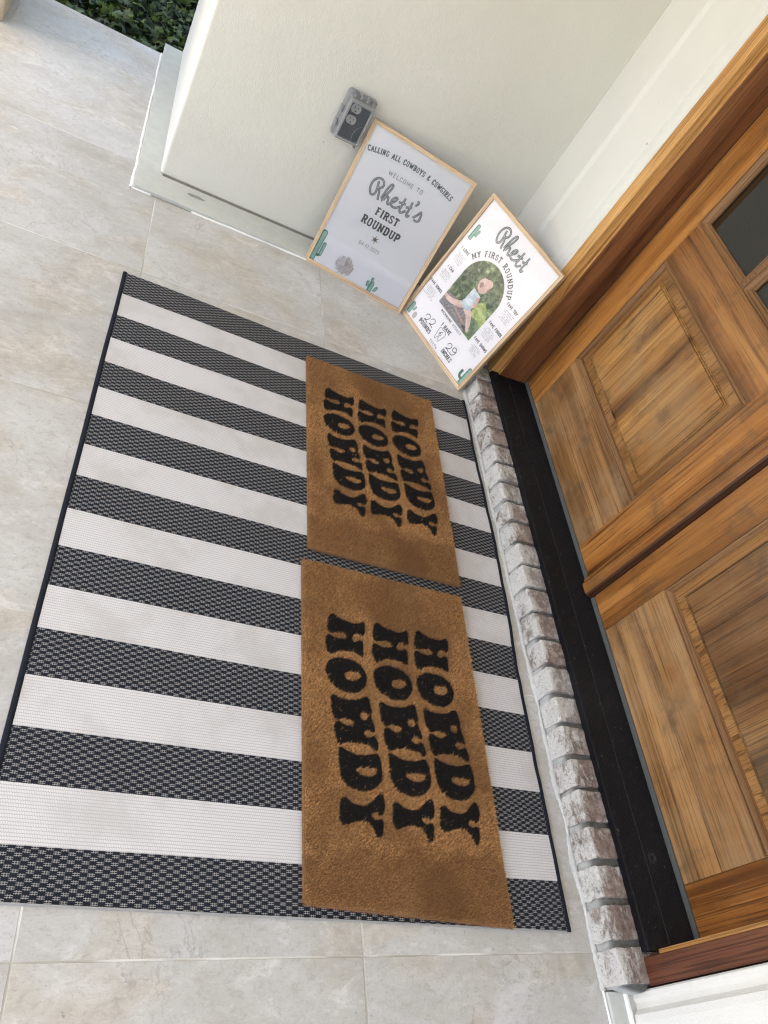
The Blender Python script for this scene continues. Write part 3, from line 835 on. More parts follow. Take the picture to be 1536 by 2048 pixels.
# ================================================================== DOORMATS
GL = {
'H': [[(66,647),(71,655),(78,659),(86,657),(90,652),(101,649),(116,645),(129,643),(143,644),(151,647),(154,651),(161,654),(166,650),(167,640),(165,623),(163,616),(158,610),(152,609),(149,613),(144,615),(138,615),(133,610),(129,603),(129,596),(132,592),(140,593),(147,599),(154,600),(158,596),(159,584),(158,570),(156,556),(152,553),(146,556),(138,560),(128,562),(115,562),(101,561),(88,557),(76,549),(69,546),(64,548),(59,554),(57,565),(56,578),(58,591),(63,598),(70,600),(76,596),(86,593),(99,593),(110,595),(115,602),(111,606),(102,610),(92,609),(81,606),(75,604),(66,604),(61,611),(62,624),(64,636)]],
'O': [[(56,515),(61,525),(72,535),(86,541),(101,543),(119,542),(136,538),(151,529),(160,516),(163,503),(161,488),(154,475),(145,465),(133,458),(120,455),(105,455),(90,459),(77,465),(66,473),(60,483),(56,494),(55,505)], [(105,503),(113,509),(128,511),(141,511),(146,503),(141,495),(130,488),(117,487),(108,489),(104,496)]],
'W': [[(65,439),(72,446),(78,446),(84,441),(95,438),(109,438),(122,439),(138,443),(147,449),(155,453),(162,453),(166,444),(169,429),(170,416),(167,406),(169,400),(173,391),(175,381),(176,372),(172,367),(167,368),(159,373),(151,371),(146,366),(147,359),(154,355),(163,356),(169,361),(175,359),(180,350),(182,339),(179,328),(173,325),(166,331),(156,336),(142,338),(127,339),(110,338),(98,336),(87,330),(82,331),(76,338),(74,350),(72,362),(72,372),(76,381),(82,384),(89,384),(93,379),(104,376),(115,377),(123,385),(118,388),(107,392),(97,393),(90,390),(81,386),(75,389),(69,397),(67,410),(66,423)], [(138,407),(146,413),(154,414),(159,409),(158,402),(153,395),(144,395),(139,400)]],
'D': [[(81,325),(87,326),(95,322),(107,317),(121,313),(138,313),(155,315),(167,319),(175,322),(182,316),(185,305),(186,293),(187,280),(186,269),(183,259),(172,247),(159,238),(141,233),(124,234),(110,237),(97,244),(88,253),(83,264),(80,284),(79,299),(80,316)], [(121,280),(126,284),(139,285),(153,286),(165,285),(173,285),(172,279),(167,273),(157,268),(145,267),(133,270),(125,274)]],
'Y': [[(81,213),(87,218),(95,219),(101,215),(105,210),(114,207),(125,205),(138,204),(149,210),(158,217),(167,226),(174,232),(181,233),(185,229),(188,217),(187,206),(184,195),(179,188),(173,187),(168,191),(161,192),(154,190),(152,185),(157,180),(163,177),(169,179),(175,182),(180,179),(181,169),(179,157),(176,148),(172,142),(167,140),(162,145),(159,153),(154,161),(146,169),(137,172),(127,173),(114,170),(103,166),(92,162),(84,161),(80,167),(77,178),(78,190),(80,203)]],
}
def smooth_loop(l, n=2):
    P = [Vector((a, b)) for a, b in l]
    for _ in range(n):
        Q = []
        for i in range(len(P)):
            a, b = P[i], P[(i + 1) % len(P)]
            Q += [a * .75 + b * .25, a * .25 + b * .75]
        P = Q
    return [(p.x, p.y) for p in P]
def inside(px, py, poly):
    c = np.zeros(len(px), bool); n = len(poly)
    for i in range(n):
        x1, y1 = poly[i]; x2, y2 = poly[(i + 1) % n]
        if y1 == y2: continue
        m = ((y1 > py) != (y2 > py)) & (px < (x2 - x1) * (py - y1) / (y2 - y1) + x1)
        c ^= m
    return c
def fibres(name, xs, ys, H0, mat, parent, lean, wd, ln, seedk):
    n = len(xs); r = np.random.default_rng(seedk)
    az = r.uniform(0, 2 * np.pi, n); az = np.where(r.random(n) < .35, lean + r.normal(0, .5, n), az)
    tilt = r.uniform(.15, 1.15, n); L = r.uniform(.55, 1.1, n) * ln
    L = np.where(r.random(n) < .012, L * 2.0, L)
    base = np.stack([xs, ys, np.full(n, H0)], 1)
    hd = np.stack([np.cos(az), np.sin(az), np.zeros(n)], 1)
    pd = np.stack([-np.sin(az), np.cos(az), np.zeros(n)], 1)
    mid = base + hd * (L * .5 * np.sin(tilt * .6))[:, None] + np.array([0, 0, 1.]) * (L * .55 * np.cos(tilt * .6))[:, None]
    tip = mid + hd * (L * .55 * np.sin(tilt))[:, None] + np.array([0, 0, 1.]) * (L * .5 * np.cos(tilt))[:, None]
    hw = (wd * r.uniform(.6, 1.2, n) / 2)[:, None]
    V = np.concatenate([base - pd * hw, base + pd * hw, mid + pd * hw * .9, mid - pd * hw * .9, tip], 1).reshape(-1, 3)
    idx = np.arange(n)[:, None] * 5
    quads = (idx + np.array([0, 1, 2, 3])); tris = (idx + np.array([3, 2, 4]))
    me = bpy.data.meshes.new(name)
    me.vertices.add(len(V)); me.vertices.foreach_set('co', V.astype(np.float32).ravel())
    loops = np.concatenate([quads, tris], 1).ravel()
    me.loops.add(len(loops)); me.loops.foreach_set('vertex_index', loops.astype(np.int32))
    starts = (np.arange(n)[:, None] * 7 + np.array([0, 4])).ravel()
    me.polygons.add(2 * n); me.polygons.foreach_set('loop_start', starts.astype(np.int32))
    me.update(calc_edges=True); me.validate()
    me.materials.append(mat)
    return link(name, me, parent)
def doormat(loc, rot, W, L, offs, sx, sy, dy0, label, seedk, nf, skl=0., skr=0.):
    def skew(x, y): return (1 - y / L) * (skl * (1 - x / W) + skr * x / W)
    root = empty('doormat', loc, label, 'doormat', 'coir doormats on the striped rug', rot=(0, 0, rot))
    ZB, ZT = .0072, .0165
    g = MB()
    pts = rrect(0, 0, W, L, .014, 6)
    # slightly ragged outline
    den = []
    for i in range(len(pts)):
        a, b = Vector(pts[i]), Vector(pts[(i + 1) % len(pts)]); k = max(1, int((b - a).length / .006))
        for q in range(k): den.append(a.lerp(b, q / k))
    den = [p + Vector((noise.noise((p.x * 60, p.y * 60, seedk)), noise.noise((p.x * 60, p.y * 60, seedk + 9)))) * .0016 for p in den]
    g.prism([(p.x, p.y + skew(p.x, p.y)) for p in den], ZB, ZT)
    build('backing', g, coir_base, root, local=True)
    polys = []
    for ox, oy in offs:
        for ch in 'HOWDY':
            lp = []
            for l in GL[ch]:
                lp.append(smooth_loop([(ox + a * sx / 1000, oy + dy0 + b * sy / 1000) for a, b in l], 1))
            polys.append(lp)
    for k in range(3):
        g = MB()
        for lp in polys[k * 5:k * 5 + 5]: g.flat(lp, lambda x, y: (x, y, ZT + .0006))
        build('lettering', g, coir_base_b, root, local=True)
    r = np.random.default_rng(seedk)
    xs = r.uniform(.001, W - .001, nf); ys = r.uniform(.001, L - .001, nf)
    ys = ys + skew(xs, ys)
    blk = np.zeros(nf, bool)
    for lp in polys:
        jx = xs + r.normal(0, .0007, nf); jy = ys + r.normal(0, .0007, nf)
        c = inside(jx, jy, lp[0])
        for h in lp[1:]: c &= ~inside(jx, jy, h)
        blk |= c
    blk &= r.random(nf) > .007
    # outer fringe
    fibres('pile', xs[~blk], ys[~blk], ZT - .0005, coir_m, root, 1.2, .0010, .0075, seedk)
    fibres('lettering_pile', xs[blk], ys[blk], ZT - .0005, coir_b, root, 1.2, .0010, .0072, seedk + 1)
    # side bristles
    n = int(5200); t = r.uniform(0, 2 * (W + L), n)
    px = np.where(t < W, t, np.where(t < W + L, W, np.where(t < 2 * W + L, t - W - L, 0.)))
    py = np.where(t < W, 0., np.where(t < W + L, t - W, np.where(t < 2 * W + L, L, t - 2 * W - L)))
    pz = r.uniform(ZB + .001, ZT, n); sk_ = skew(px, py)
    ox = np.where(px <= 0, -1., np.where(px >= W, 1., 0.)); oy = np.where(py <= 0, -1., np.where(py >= L, 1., 0.))
    az = np.arctan2(oy, ox) + r.normal(0, .5, n)
    ln = r.uniform(.002, .0055, n); up = r.uniform(-.1, .9, n)
    base = np.stack([px - ox * .002, py + sk_ - oy * .002, pz], 1)
    tip = base + np.stack([np.cos(az) * (ln + .002), np.sin(az) * (ln + .002), up * ln], 1); tip[:, 2] = np.maximum(tip[:, 2], ZB + .0005)
    sdv = np.stack([-np.sin(az), np.cos(az), np.zeros(n)], 1) * .0006
    V = np.stack([base - sdv, base + sdv, tip], 1).reshape(-1, 3)
    me = bpy.data.meshes.new('edge_bristles'); me.from_pydata(V.tolist(), [], np.arange(3 * n).reshape(-1, 3).tolist()); me.materials.append(coir_m)
    link('edge_bristles', me, root)
    return root
doormat((.5305, -1.714, 0), -.020, .478, .808, [(.0, .0), (.1243, .001), (.2443, .0035)], 1., 1., 0.006,
        'brown coir doormat nearest the camera, black HOWDY printed three times', 100, 150000, .020, -.010)
doormat((.5655, -.866, 0), -.022, .466, .760, [(-.0035, .0), (.1135, .0), (.2345, .006)], .985, .945, .018,
        'brown coir doormat farther from the camera, near the signs, black HOWDY three times', 200, 130000)

# ================================================================== FRAMED SIGNS
def P_(*a): return a
# stroke alphabet : glyph -> (width, [polyline...]) in a box 1 high
def arc(cx, cy, rx, ry, a0, a1, n=10):
    return [(cx + rx * math.cos(math.radians(a0 + (a1 - a0) * k / n)), cy + ry * math.sin(math.radians(a0 + (a1 - a0) * k / n))) for k in range(n + 1)]
def SV(x): return [(x, 0), (x, 1)]
def SF(x, y, w=.16): return [(x - w, y), (x + w, y)]
G = {
'A': (.62, [[(.08, 0), (.31, 1)], [(.31, 1), (.54, 0)], [(.17, .32), (.45, .32)]], [(.08, 0), (.54, 0)]),
'B': (.58, [SV(.13), [(.13, 1), (.34, 1), (.46, .9), (.46, .62), (.34, .53), (.13, .53)], [(.34, .53), (.48, .42), (.48, .12), (.34, 0), (.13, 0)]], [(.1, 0), (.1, 1)]),
'C': (.56, [[(.48, .74), (.46, .9), (.36, 1), (.2, 1), (.1, .85), (.1, .15), (.2, 0), (.36, 0), (.46, .1), (.48, .26)]], []),
'D': (.6, [SV(.13), [(.13, 1), (.35, 1), (.49, .82), (.49, .18), (.35, 0), (.13, 0)]], [(.1, 0), (.1, 1)]),
'E': (.54, [SV(.13), [(.13, 1), (.47, 1)], [(.13, .52), (.38, .52)], [(.13, 0), (.47, 0)]], [(.1, 0), (.1, 1)]),
'F': (.52, [SV(.13), [(.13, 1), (.47, 1)], [(.13, .52), (.38, .52)]], [(.13, 0), (.1, 1)]),
'G': (.58, [[(.48, .76), (.46, .9), (.36, 1), (.2, 1), (.1, .85), (.1, .15), (.2, 0), (.36, 0), (.48, .14), (.48, .44), (.32, .44)]], []),
'H': (.62, [SV(.13), SV(.49), [(.13, .5), (.49, .5)]], [(.13, 0), (.13, 1), (.49, 0), (.49, 1)]),
'I': (.30, [SV(.15)], [(.15, 0), (.15, 1)]),
'K': (.6, [SV(.13), [(.5, 1), (.15, .42)], [(.24, .56), (.52, 0)]], [(.13, 0), (.13, 1), (.5, 0), (.48, 1)]),
'L': (.52, [SV(.13), [(.13, 0), (.47, 0), (.47, .2)]], [(.13, 0), (.13, 1)]),
'M': (.76, [SV(.12), [(.12, 1), (.38, .25), (.64, 1)], SV(.64)], [(.12, 0), (.1, 1), (.64, 0), (.66, 1)]),
'N': (.64, [SV(.12), [(.12, 1), (.5, 0)], SV(.5)], [(.12, 0), (.1, 1), (.52, 1)]),
'O': (.58, [[(.1, .15), (.1, .85), (.2, 1), (.38, 1), (.48, .85), (.48, .15), (.38, 0), (.2, 0), (.1, .15)]], []),
'P': (.56, [SV(.13), [(.13, 1), (.36, 1), (.48, .88), (.48, .55), (.36, .43), (.13, .43)]], [(.13, 0), (.1, 1)]),
'R': (.6, [SV(.13), [(.13, 1), (.36, 1), (.47, .9), (.47, .6), (.36, .5), (.13, .5)], [(.34, .5), (.5, 0)]], [(.13, 0), (.1, 1), (.52, 0)]),
'S': (.54, [[(.46, .78), (.44, .92), (.34, 1), (.2, 1), (.09, .88), (.09, .66), (.18, .56), (.36, .46), (.46, .34), (.46, .12), (.35, 0), (.2, 0), (.1, .08), (.08, .22)]], []),
'T': (.56, [SV(.28), [(.06, .82), (.06, 1), (.5, 1), (.5, .82)]], [(.28, 0)]),
'U': (.60, [[(.12, 1), (.12, .15), (.22, 0), (.38, 0), (.48, .15), (.48, 1)]], [(.12, 1), (.48, 1)]),
'V': (.6, [[(.08, 1), (.3, 0)], [(.3, 0), (.52, 1)]], [(.09, 1), (.51, 1)]),
'W': (.84, [[(.08, 1), (.24, 0)], [(.24, 0), (.42, .8)], [(.42, .8), (.6, 0)], [(.6, 0), (.76, 1)]], [(.1, 1), (.74, 1)]),
'Y': (.6, [[(.08, 1), (.3, .45)], [(.3, .45), (.52, 1)], [(.3, .45), (.3, 0)]], [(.3, 0), (.1, 1), (.5, 1)]),
'&': (.66, [[(.6, 0), (.18, .62), (.16, .85), (.28, 1), (.4, .92), (.38, .72), (.12, .42), (.08, .18), (.2, 0), (.38, .02), (.56, .34)]], []),
':': (.2, [[(.1, .05), (.1, .14)], [(.1, .62), (.1, .71)]], []),
'.': (.24, [[(.12, .0), (.12, .06)]], []),
'0': (.62, [arc(.31, .5, .22, .5, 90, 450, 20)], []),
'1': (.42, [[(.1, .8), (.27, 1), (.27, 0)]], []),
'2': (.6, [[(.1, .76), (.14, .9), (.28, 1), (.42, .94), (.49, .78), (.46, .6), (.1, 0), (.52, 0)]], []),
'4': (.62, [[(.42, 0), (.42, 1), (.08, .26), (.56, .26)]], []),
'5': (.6, [[(.48, 1), (.16, 1), (.13, .56), (.3, .62), (.46, .52), (.5, .3), (.42, .06), (.26, 0), (.1, .1)]], []),
' ': (.42, [], []),
}
class Ink:
    """collects flat printed strokes on a sheet; each stroke a hair above the previous one"""
    def __init__(s, z0): s.g = MB(); s.z = z0; s.k = 0
    def lift(s):
        s.k = (s.k + 1) % 24; return s.z - .0000075 * s.k
    def stroke(s, pts, wd, closed=False):
        P = [Vector(p) for p in pts]; n = len(P)
        z = s.lift(); vs = []
        for i in range(n):
            a = P[max(0, i - 1)] if not closed else P[i - 1]; b = P[min(n - 1, i + 1)] if not closed else P[(i + 1) % n]
            d = b - a
            if d.length < 1e-9: d = Vector((1, 0))
            d.normalize(); q = Vector((-d.y, d.x))
            k = 1.
            if 0 < i < n - 1:
                d1 = (P[i] - P[i - 1]).normalized(); k = 1 / max(.6, abs(d1.dot(d)))
            vs += [(P[i].x + q.x * wd / 2 * k, z, P[i].y + q.y * wd / 2 * k), (P[i].x - q.x * wd / 2 * k, z, P[i].y - q.y * wd / 2 * k)]
        fs = [(2 * i, 2 * i + 1, 2 * i + 3, 2 * i + 2) for i in range(n - 1)]
        if closed: fs.append((2 * n - 2, 2 * n - 1, 1, 0))
        s.g.add(vs, fs)
    def fill(s, pts, mi=0, holes=()):
        z = s.lift(); s.g.flat([pts] + list(holes), lambda x, y: (x, z, y), mi)
    def text(s, txt, x0, y0, x1, h, wd, slab=0, curve=None, aspect=1.):
        """fit txt between x0 and x1 on baseline y0 (or on curve(t)->(x,y,angle))"""
        tot = sum(G[c][0] for c in txt); gap = .12
        T = tot + gap * (len(txt) - 1); u = 0
        for c in txt:
            wg, strokes, serifs = G[c]
            cu = (u + wg / 2) / T
            if curve: cx, cy, an = curve(cu)
            else: cx, cy, an = x0 + (x1 - x0) * cu, y0, 0
            k = (x1 - x0) / T
            ca, sa = math.cos(an), math.sin(an)
            def m(p):
                X, Y = (p[0] - wg / 2) * k, p[1] * h
                return (cx + X * ca - Y * sa, cy + X * sa + Y * ca)
            for st in strokes:
                vert = abs(st[0][0] - st[-1][0]) < .3 and abs(st[0][1] - st[-1][1]) > .4
                s.stroke([m(p) for p in st], wd * (1. if (vert or not slab) else .8))
            if slab:
                for p in serifs:
                    s.stroke([m((p[0] - .13, p[1])), m((p[0] + .13, p[1]))], wd * .75)
            u += wg + gap
    def scribble(s, x, y, wd, h, r):
        """one line of unreadably small capitals"""
        X = x
        while X < x + wd:
            if r.random() < .16: X += h * .7; continue
            c = r.random(); lw = h * .2
            if c < .4: s.stroke([(X, y), (X, y + h)], lw); s.stroke([(X, y + h * .5), (X + h * .5, y + h * .5)], lw * .8)
            elif c < .7: s.stroke([(X, y), (X, y + h), (X + h * .45, y + h), (X + h * .45, y)], lw * .8)
            else: s.stroke([(X, y + h), (X + h * .25, y), (X + h * .5, y + h)], lw * .8)
            X += h * .95

ROPE = [[(108, 370), (111, 358), (114, 345), (116, 331), (112, 321), (103, 318), (95, 327), (89, 343), (90, 361), (96, 373), (106, 381), (119, 381), (128, 373), (130, 362), (124, 352), (110, 352)],
[(113, 352), (122, 347), (127, 336), (130, 323), (134, 314)],
[(142, 324), (144, 343), (146, 359), (149, 376), (155, 385), (160, 382), (160, 371), (155, 352), (150, 334), (147, 320), (151, 320)],
[(151, 323), (155, 339), (162, 342), (166, 333), (168, 320), (174, 319), (179, 328)],
[(179, 328), (188, 337), (194, 348), (192, 355), (184, 351), (178, 340), (179, 328), (187, 320), (198, 320), (209, 328), (215, 336)],
[(218, 368), (218, 353), (218, 336), (217, 323), (223, 316), (230, 320), (239, 332)],
[(203, 345), (228, 350)],
[(246, 369), (247, 355), (247, 337), (246, 322), (250, 316), (256, 319), (256, 326)],
[(233, 342), (254, 351)],
[(260, 380), (266, 379), (267, 373), (260, 362)],
[(272, 324), (280, 336), (286, 347), (289, 356), (294, 346), (297, 333), (297, 323), (288, 318), (278, 320)]]
def chaikin(l, n=3):
    P = [Vector(p) for p in l]
    for _ in range(n):
        Q = [P[0]]
        for a, b in zip(P, P[1:]): Q += [a * .75 + b * .25, a * .25 + b * .75]
        Q.append(P[-1]); P = Q
    return [tuple(p) for p in P]
def rope(dark, light, lines, fn, wd):
    for l in lines:
        p = chaikin([fn(*q) for q in l])
        dark.stroke(p, wd)
        # pale strands: short slanted dashes
        acc = 0; V = [Vector(q) for q in p]; nxt = wd * .4
        for a, b in zip(V, V[1:]):
            sl = (b - a).length
            while acc + sl > nxt:
                t = (nxt - acc) / sl if sl else 0; c = a.lerp(b, t); d = (b - a).normalized(); q = Vector((-d.y, d.x))
                s_ = q * wd * .27 + d * wd * .25
                light.stroke([tuple(c - s_), tuple(c + s_)], wd * .21)
                nxt += wd * .60
            acc += sl

def sign(loc, yaw, lean, W, H, label):
    root = empty('framed_sign', loc, label, 'framed sign', 'framed party signs against the walls')
    root.rotation_mode = 'XYZ'
    # local axes: x right, z up the sheet, y into the wall
    cu = Vector((math.cos(yaw), math.sin(yaw), 0)); n = Vector((-math.sin(yaw), math.cos(yaw), 0))
    cv_ = Vector((0, 0, 1)) * math.cos(lean) + n * math.sin(lean); cn = -(cu.cross(cv_)) 
    Mx = Matrix((cu, -cu.cross(cv_) * 1., cv_)).transposed()
    # right handed: x=cu, z=cv, y = z cross x
    yv = cv_.cross(cu)
    Mx = Matrix((cu, yv, cv_)).transposed()
    root.rotation_euler = Mx.to_euler()
    fwid, D = .0135, .019
    for i, (a, b) in enumerate((((0, 0), (W, 0)), ((W, 0), (W, H)), ((W, H), (0, H)), ((0, H), (0, 0)))):
        g = MB(); a = Vector(a); b = Vector(b); d = (b - a).normalized(); q = Vector((-d.y, d.x))
        o1, o2 = a + d * .00003, b - d * .00003; i1, i2 = a + (d + q) * fwid + d * .00003, b + (q - d) * fwid - d * .00003
        vs = []
        for y in (0, D): vs += [(p.x, y, p.y) for p in (o1, o2, i2, i1)]
        g.add(vs, [(0, 1, 2, 3), (7, 6, 5, 4), (0, 4, 5, 1), (1, 5, 6, 2), (2, 6, 7, 3), (3, 7, 4, 0)])
        fo = build('frame_rail', g, wood_frame_h if i % 2 == 0 else wood_frame_v, root, local=True, bevel=.0007)
    g = MB(); g.box((fwid * .7, .0075, fwid * .7), (W - fwid * .7, .012, H - fwid * .7)); pr = build('print', g, paper_m, root, local=True)
    g = MB(); g.add([(fwid * .8, .0045, fwid * .8), (W - fwid * .8, .0045, fwid * .8), (W - fwid * .8, .0045, H - fwid * .8), (fwid * .8, .0045, H - fwid * .8)], [(0, 1, 2, 3)])
    build('glass', g, pic_glass, root, local=True)
    g = MB(); g.box((fwid * .5, .0121, fwid * .5), (W - fwid * .5, .0175, H - fwid * .5)); build('backing', g, plain('backing_board', (.2, .15, .1), .9), root, local=True)
    return root, pr
ZI = .00742
def mm(*l): return [(a / 1000, b / 1000) for a, b in l]
def cactus_poly(cx, y0, h, w, lean=0.):
    out = []
    for k in range(17):
        a = math.pi * k / 16; out.append((cx + w / 2 * math.cos(a) + lean * h, y0 + h - w / 2 + w / 2 * math.sin(a)))
    return [(cx + w / 2, y0)] + out + [(cx - w / 2, y0)]
def cactus(ink_d, ink_l_, cx, y0, h, w, lean=0.):
    p = cactus_poly(cx, y0, h, w, lean)
    clip = lambda l: [(min(max(a, .0142), .4035), max(b, .0142)) for a, b in l]
    ink_d.fill(clip(p)); q = cactus_poly(cx + w * .08, y0 + w * .14, h - w * .32, w * .62, lean); ink_l_.fill(clip(q))
    for t in (-.18, .04, .26):
        ink_d.stroke(clip([(cx + t * w, y0 + w * .1), (cx + t * w + lean * h * .9, y0 + h - w * .5)]), w * .05)

# ---- sign one
root1, pr1 = sign((.5944, .465, .0003), -.2532, .2223, .4076, .5347, 'welcome sign in a pale wood frame, its left corner beside the outlet')
def words(pr, mat, *a_, name='lettering', **k):
    d = Ink(ZI); d.text(*a_, **k); return build(name, d.g, mat, pr, local=True)
def drawn(pr, mat, pts, wd, name='lettering'):
    d = Ink(ZI); d.stroke(pts, wd); return build(name, d.g, mat, pr, local=True)
def cacti(pr, *specs, extra=None):
    a, b = Ink(ZI), Ink(ZI - .00022)
    for q in specs: cactus(a, b, *q)
    if extra: a.stroke(*extra)
    c = build('cactus', a.g, cact_d, pr, local=True); build('cactus_highlight', b.g, cact_l, pr, local=True)
cc = lambda t: (lambda a: (.191 + .62 * math.sin(a), -.160 + .62 * math.cos(a), -a))(-.273 + .546 * t)
words(pr1, ink_m, 'CALLING ALL COWBOYS & COWGIRLS', .025, 0, .359, .0160, .0036, 1, cc)
words(pr1, ink_m, 'FIRST', .148, .2685, .238, .0240, .0060, 1)
words(pr1, ink_m, 'ROUNDUP', .116, .2225, .268, .0255, .0062, 1)
words(pr1, ink_l, 'WELCOME TO', .123, .4055, .260, .0140, .0019)
words(pr1, ink_l, '04.12.2025', .146, .1495, .229, .0125, .0016)
a, b = Ink(ZI), Ink(ZI - .00022)
rope(a, b, ROPE, lambda x, y: (x / 1000, y / 1000), .0078)
ro = build('rope_lettering', a.g, ink_m, pr1, local=True)
build('rope_strand', b.g, rope_l, pr1, local=True)
a = Ink(ZI); pts = []
for k in range(12):
    an = math.pi / 2 + k * math.pi / 6; r = .0125 if k % 2 == 0 else .0055
    pts.append((.193 + r * math.cos(an + .1), .190 + r * math.sin(an + .1)))
a.fill(pts)
for k in range(0, 12, 2): a.fill([(pts[k][0] + .0016 * math.cos(t / 8 * math.tau), pts[k][1] + .0016 * math.sin(t / 8 * math.tau)) for t in range(8)])
build('star', a.g, star_m, pr1, local=True)
a = Ink(ZI); r = random.Random(3)
for k in range(230):
    an = r.uniform(0, math.tau); rr = .0345 * math.sqrt(r.random()); cx, cy = .141 + rr * math.cos(an), .052 + rr * math.sin(an)
    ln = r.uniform(.008, .022); t = 1.15 + r.gauss(0, .55)
    p = [(cx - ln / 2 * math.cos(t), cy - ln / 2 * math.sin(t)), (cx + r.uniform(-.003, .003), cy), (cx + ln / 2 * math.cos(t + .4), cy + ln / 2 * math.sin(t + .4))]
    p = [(x, max(.0145, y)) for x, y in p if math.hypot(x - .141, y - .052) < .039]
    if len(p) == 3: a.stroke(chaikin(p, 1), .0009)
build('tumbleweed', a.g, tumb_m, pr1, local=True)
cacti(pr1, (.020, .0142, .118, .022, .03), (.042, .040, .052, .013, 0), extra=(chaikin(mm((24, 40), (34, 36), (42, 42))), .010))
cacti(pr1, (.262, .0142, .040, .017), (.248, .028, .022, .011, -.1), (.279, .022, .022, .011, .25), (.258, .050, .018, .010, -.1))

# ---- sign two
root2, pr2 = sign((.9961, .3907, .0003), -1.0677, .153, .418, .5439, 'milestone sign with an arched photograph, leaning at the door frame')
d = Ink(ZI)
arcx, arcy, ar = .206, .290, .1165
def carch(t):
    a = math.radians(155 - 127 * t); return (arcx + ar * math.cos(a) * 1.0, arcy + ar * math.sin(a), a - math.pi / 2)
words(pr2, ink_m, 'MY FIRST ROUNDUP', 0, 0, .250, .0175, .0036, 1, carch)
for tx, x0, y0, x1 in (('I LOVE', .033, .334, .077), ('I CAN', .037, .251, .072), ('FAVE SONGS', .012, .168, .089), ('FAVE TOY', .325, .336, .384), ('FAVE FOODS', .320, .245, .394), ('FAVE SHOWS', .317, .167, .392)):
    words(pr2, ink_m, tx, max(x0, .0155), y0, x1, .0100, .0024, 0)
words(pr2, ink_m, 'POUNDS', .090, .034, .163, .0145, .0038, 1); words(pr2, ink_m, 'INCHES', .250, .033, .310, .0145, .0036, 1); words(pr2, ink_m, 'I HAVE', .178, .096, .235, .0135, .0034, 1)
words(pr2, ink_m, 'NICKNAME:', .137, .129, .208, .0090, .0022, 0)
two_ = [(.101, .071), (.104, .081), (.113, .085), (.122, .080), (.122, .071), (.112, .058), (.103, .056), (.106, .061), (.114, .057), (.126, .055)]
for dx, dy in ((0, 0), (.030, .004), (.152, 0)):
    drawn(pr2, ink_m, chaikin([(x + dx, y + dy) for x, y in two_]), .0028)
drawn(pr2, ink_m, chaikin(mm((301, 84), (294, 89), (284, 86), (282, 76), (289, 70), (298, 74), (302, 84), (303, 72), (298, 60), (288, 55), (281, 60))), .0028)
drawn(pr2, ink_m, chaikin(mm((182, 86), (190, 93), (201, 89), (212, 93), (221, 87), (222, 76), (217, 64), (214, 47), (208, 43), (205, 56), (201, 62), (197, 56), (194, 43), (188, 44), (187, 60), (182, 74), (182, 86))), .0018, 'tooth')
drawn(pr2, ink_m, chaikin(mm((207, 83), (199, 80), (194, 72), (197, 65), (205, 65), (207, 72), (200, 75), (196, 71))), .0024)
words(pr2, ink_l, 'BOOGER', .214, .129, .268, .0090, .0014); words(pr2, ink_l, 'TEETH', .181, .0195, .229, .0100, .0018)
rr = random.Random(5)
for x, y, wdt, n_, dyy, hh in ((.028, .320, .058, 6, .0066, .0040), (.027, .240, .052, 5, .0068, .0040), (.016, .157, .068, 6, .0066, .0040), (.330, .325, .052, 6, .0070, .0040), (.322, .234, .055, 6, .0068, .0040), (.326, .155, .052, 5, .0070, .0042)):
    d = Ink(ZI)
    for i in range(n_):
        ww = wdt * rr.uniform(.6, 1); d.scribble(x + (wdt - ww) / 2, y - i * dyy - .004, ww, hh, rr)
    build('fine_print', d.g, ink_l, pr2, local=True)
a, b = Ink(ZI), Ink(ZI - .00022)
# same rope name, moved and turned onto this sheet (without the 's)
A0, A1 = Vector((.119, .381)), Vector((.253, .316)); B0, B1 = Vector((.146, .506)), Vector((.281, .4415))
sc_k = (B1 - B0).length / (A1 - A0).length; an_ = math.atan2(*(B1 - B0).yx) - math.atan2(*(A1 - A0).yx)
def mv(x, y):
    v = Vector((x / 1000, y / 1000)) - A0; v = Vector((v.x * math.cos(an_) - v.y * math.sin(an_), v.x * math.sin(an_) + v.y * math.cos(an_))) * sc_k + B0; return (v.x, v.y)
rope(a, b, ROPE[:9], mv, .0078)
build('rope_lettering', a.g, ink_m, pr2, local=True); build('rope_strand', b.g, rope_l, pr2, local=True)
cacti(pr2, (.034, .375, .062, .016, .02), (.048, .396, .028, .010, .1))
cacti(pr2, (.0255, .020, .048, .018), (.040, .040, .020, .010, .2))
cacti(pr2, (.395, .0145, .075, .016, .0), extra=(chaikin(mm((392, 34), (378, 33), (371, 42), (372, 62))), .011))
a = Ink(ZI); a.fill([(.060 + .010 * math.cos(t / 20 * math.tau), .033 + .014 * math.sin(t / 20 * math.tau)) for t in range(20)]); build('pebble', a.g, peb_m, pr2, local=True)
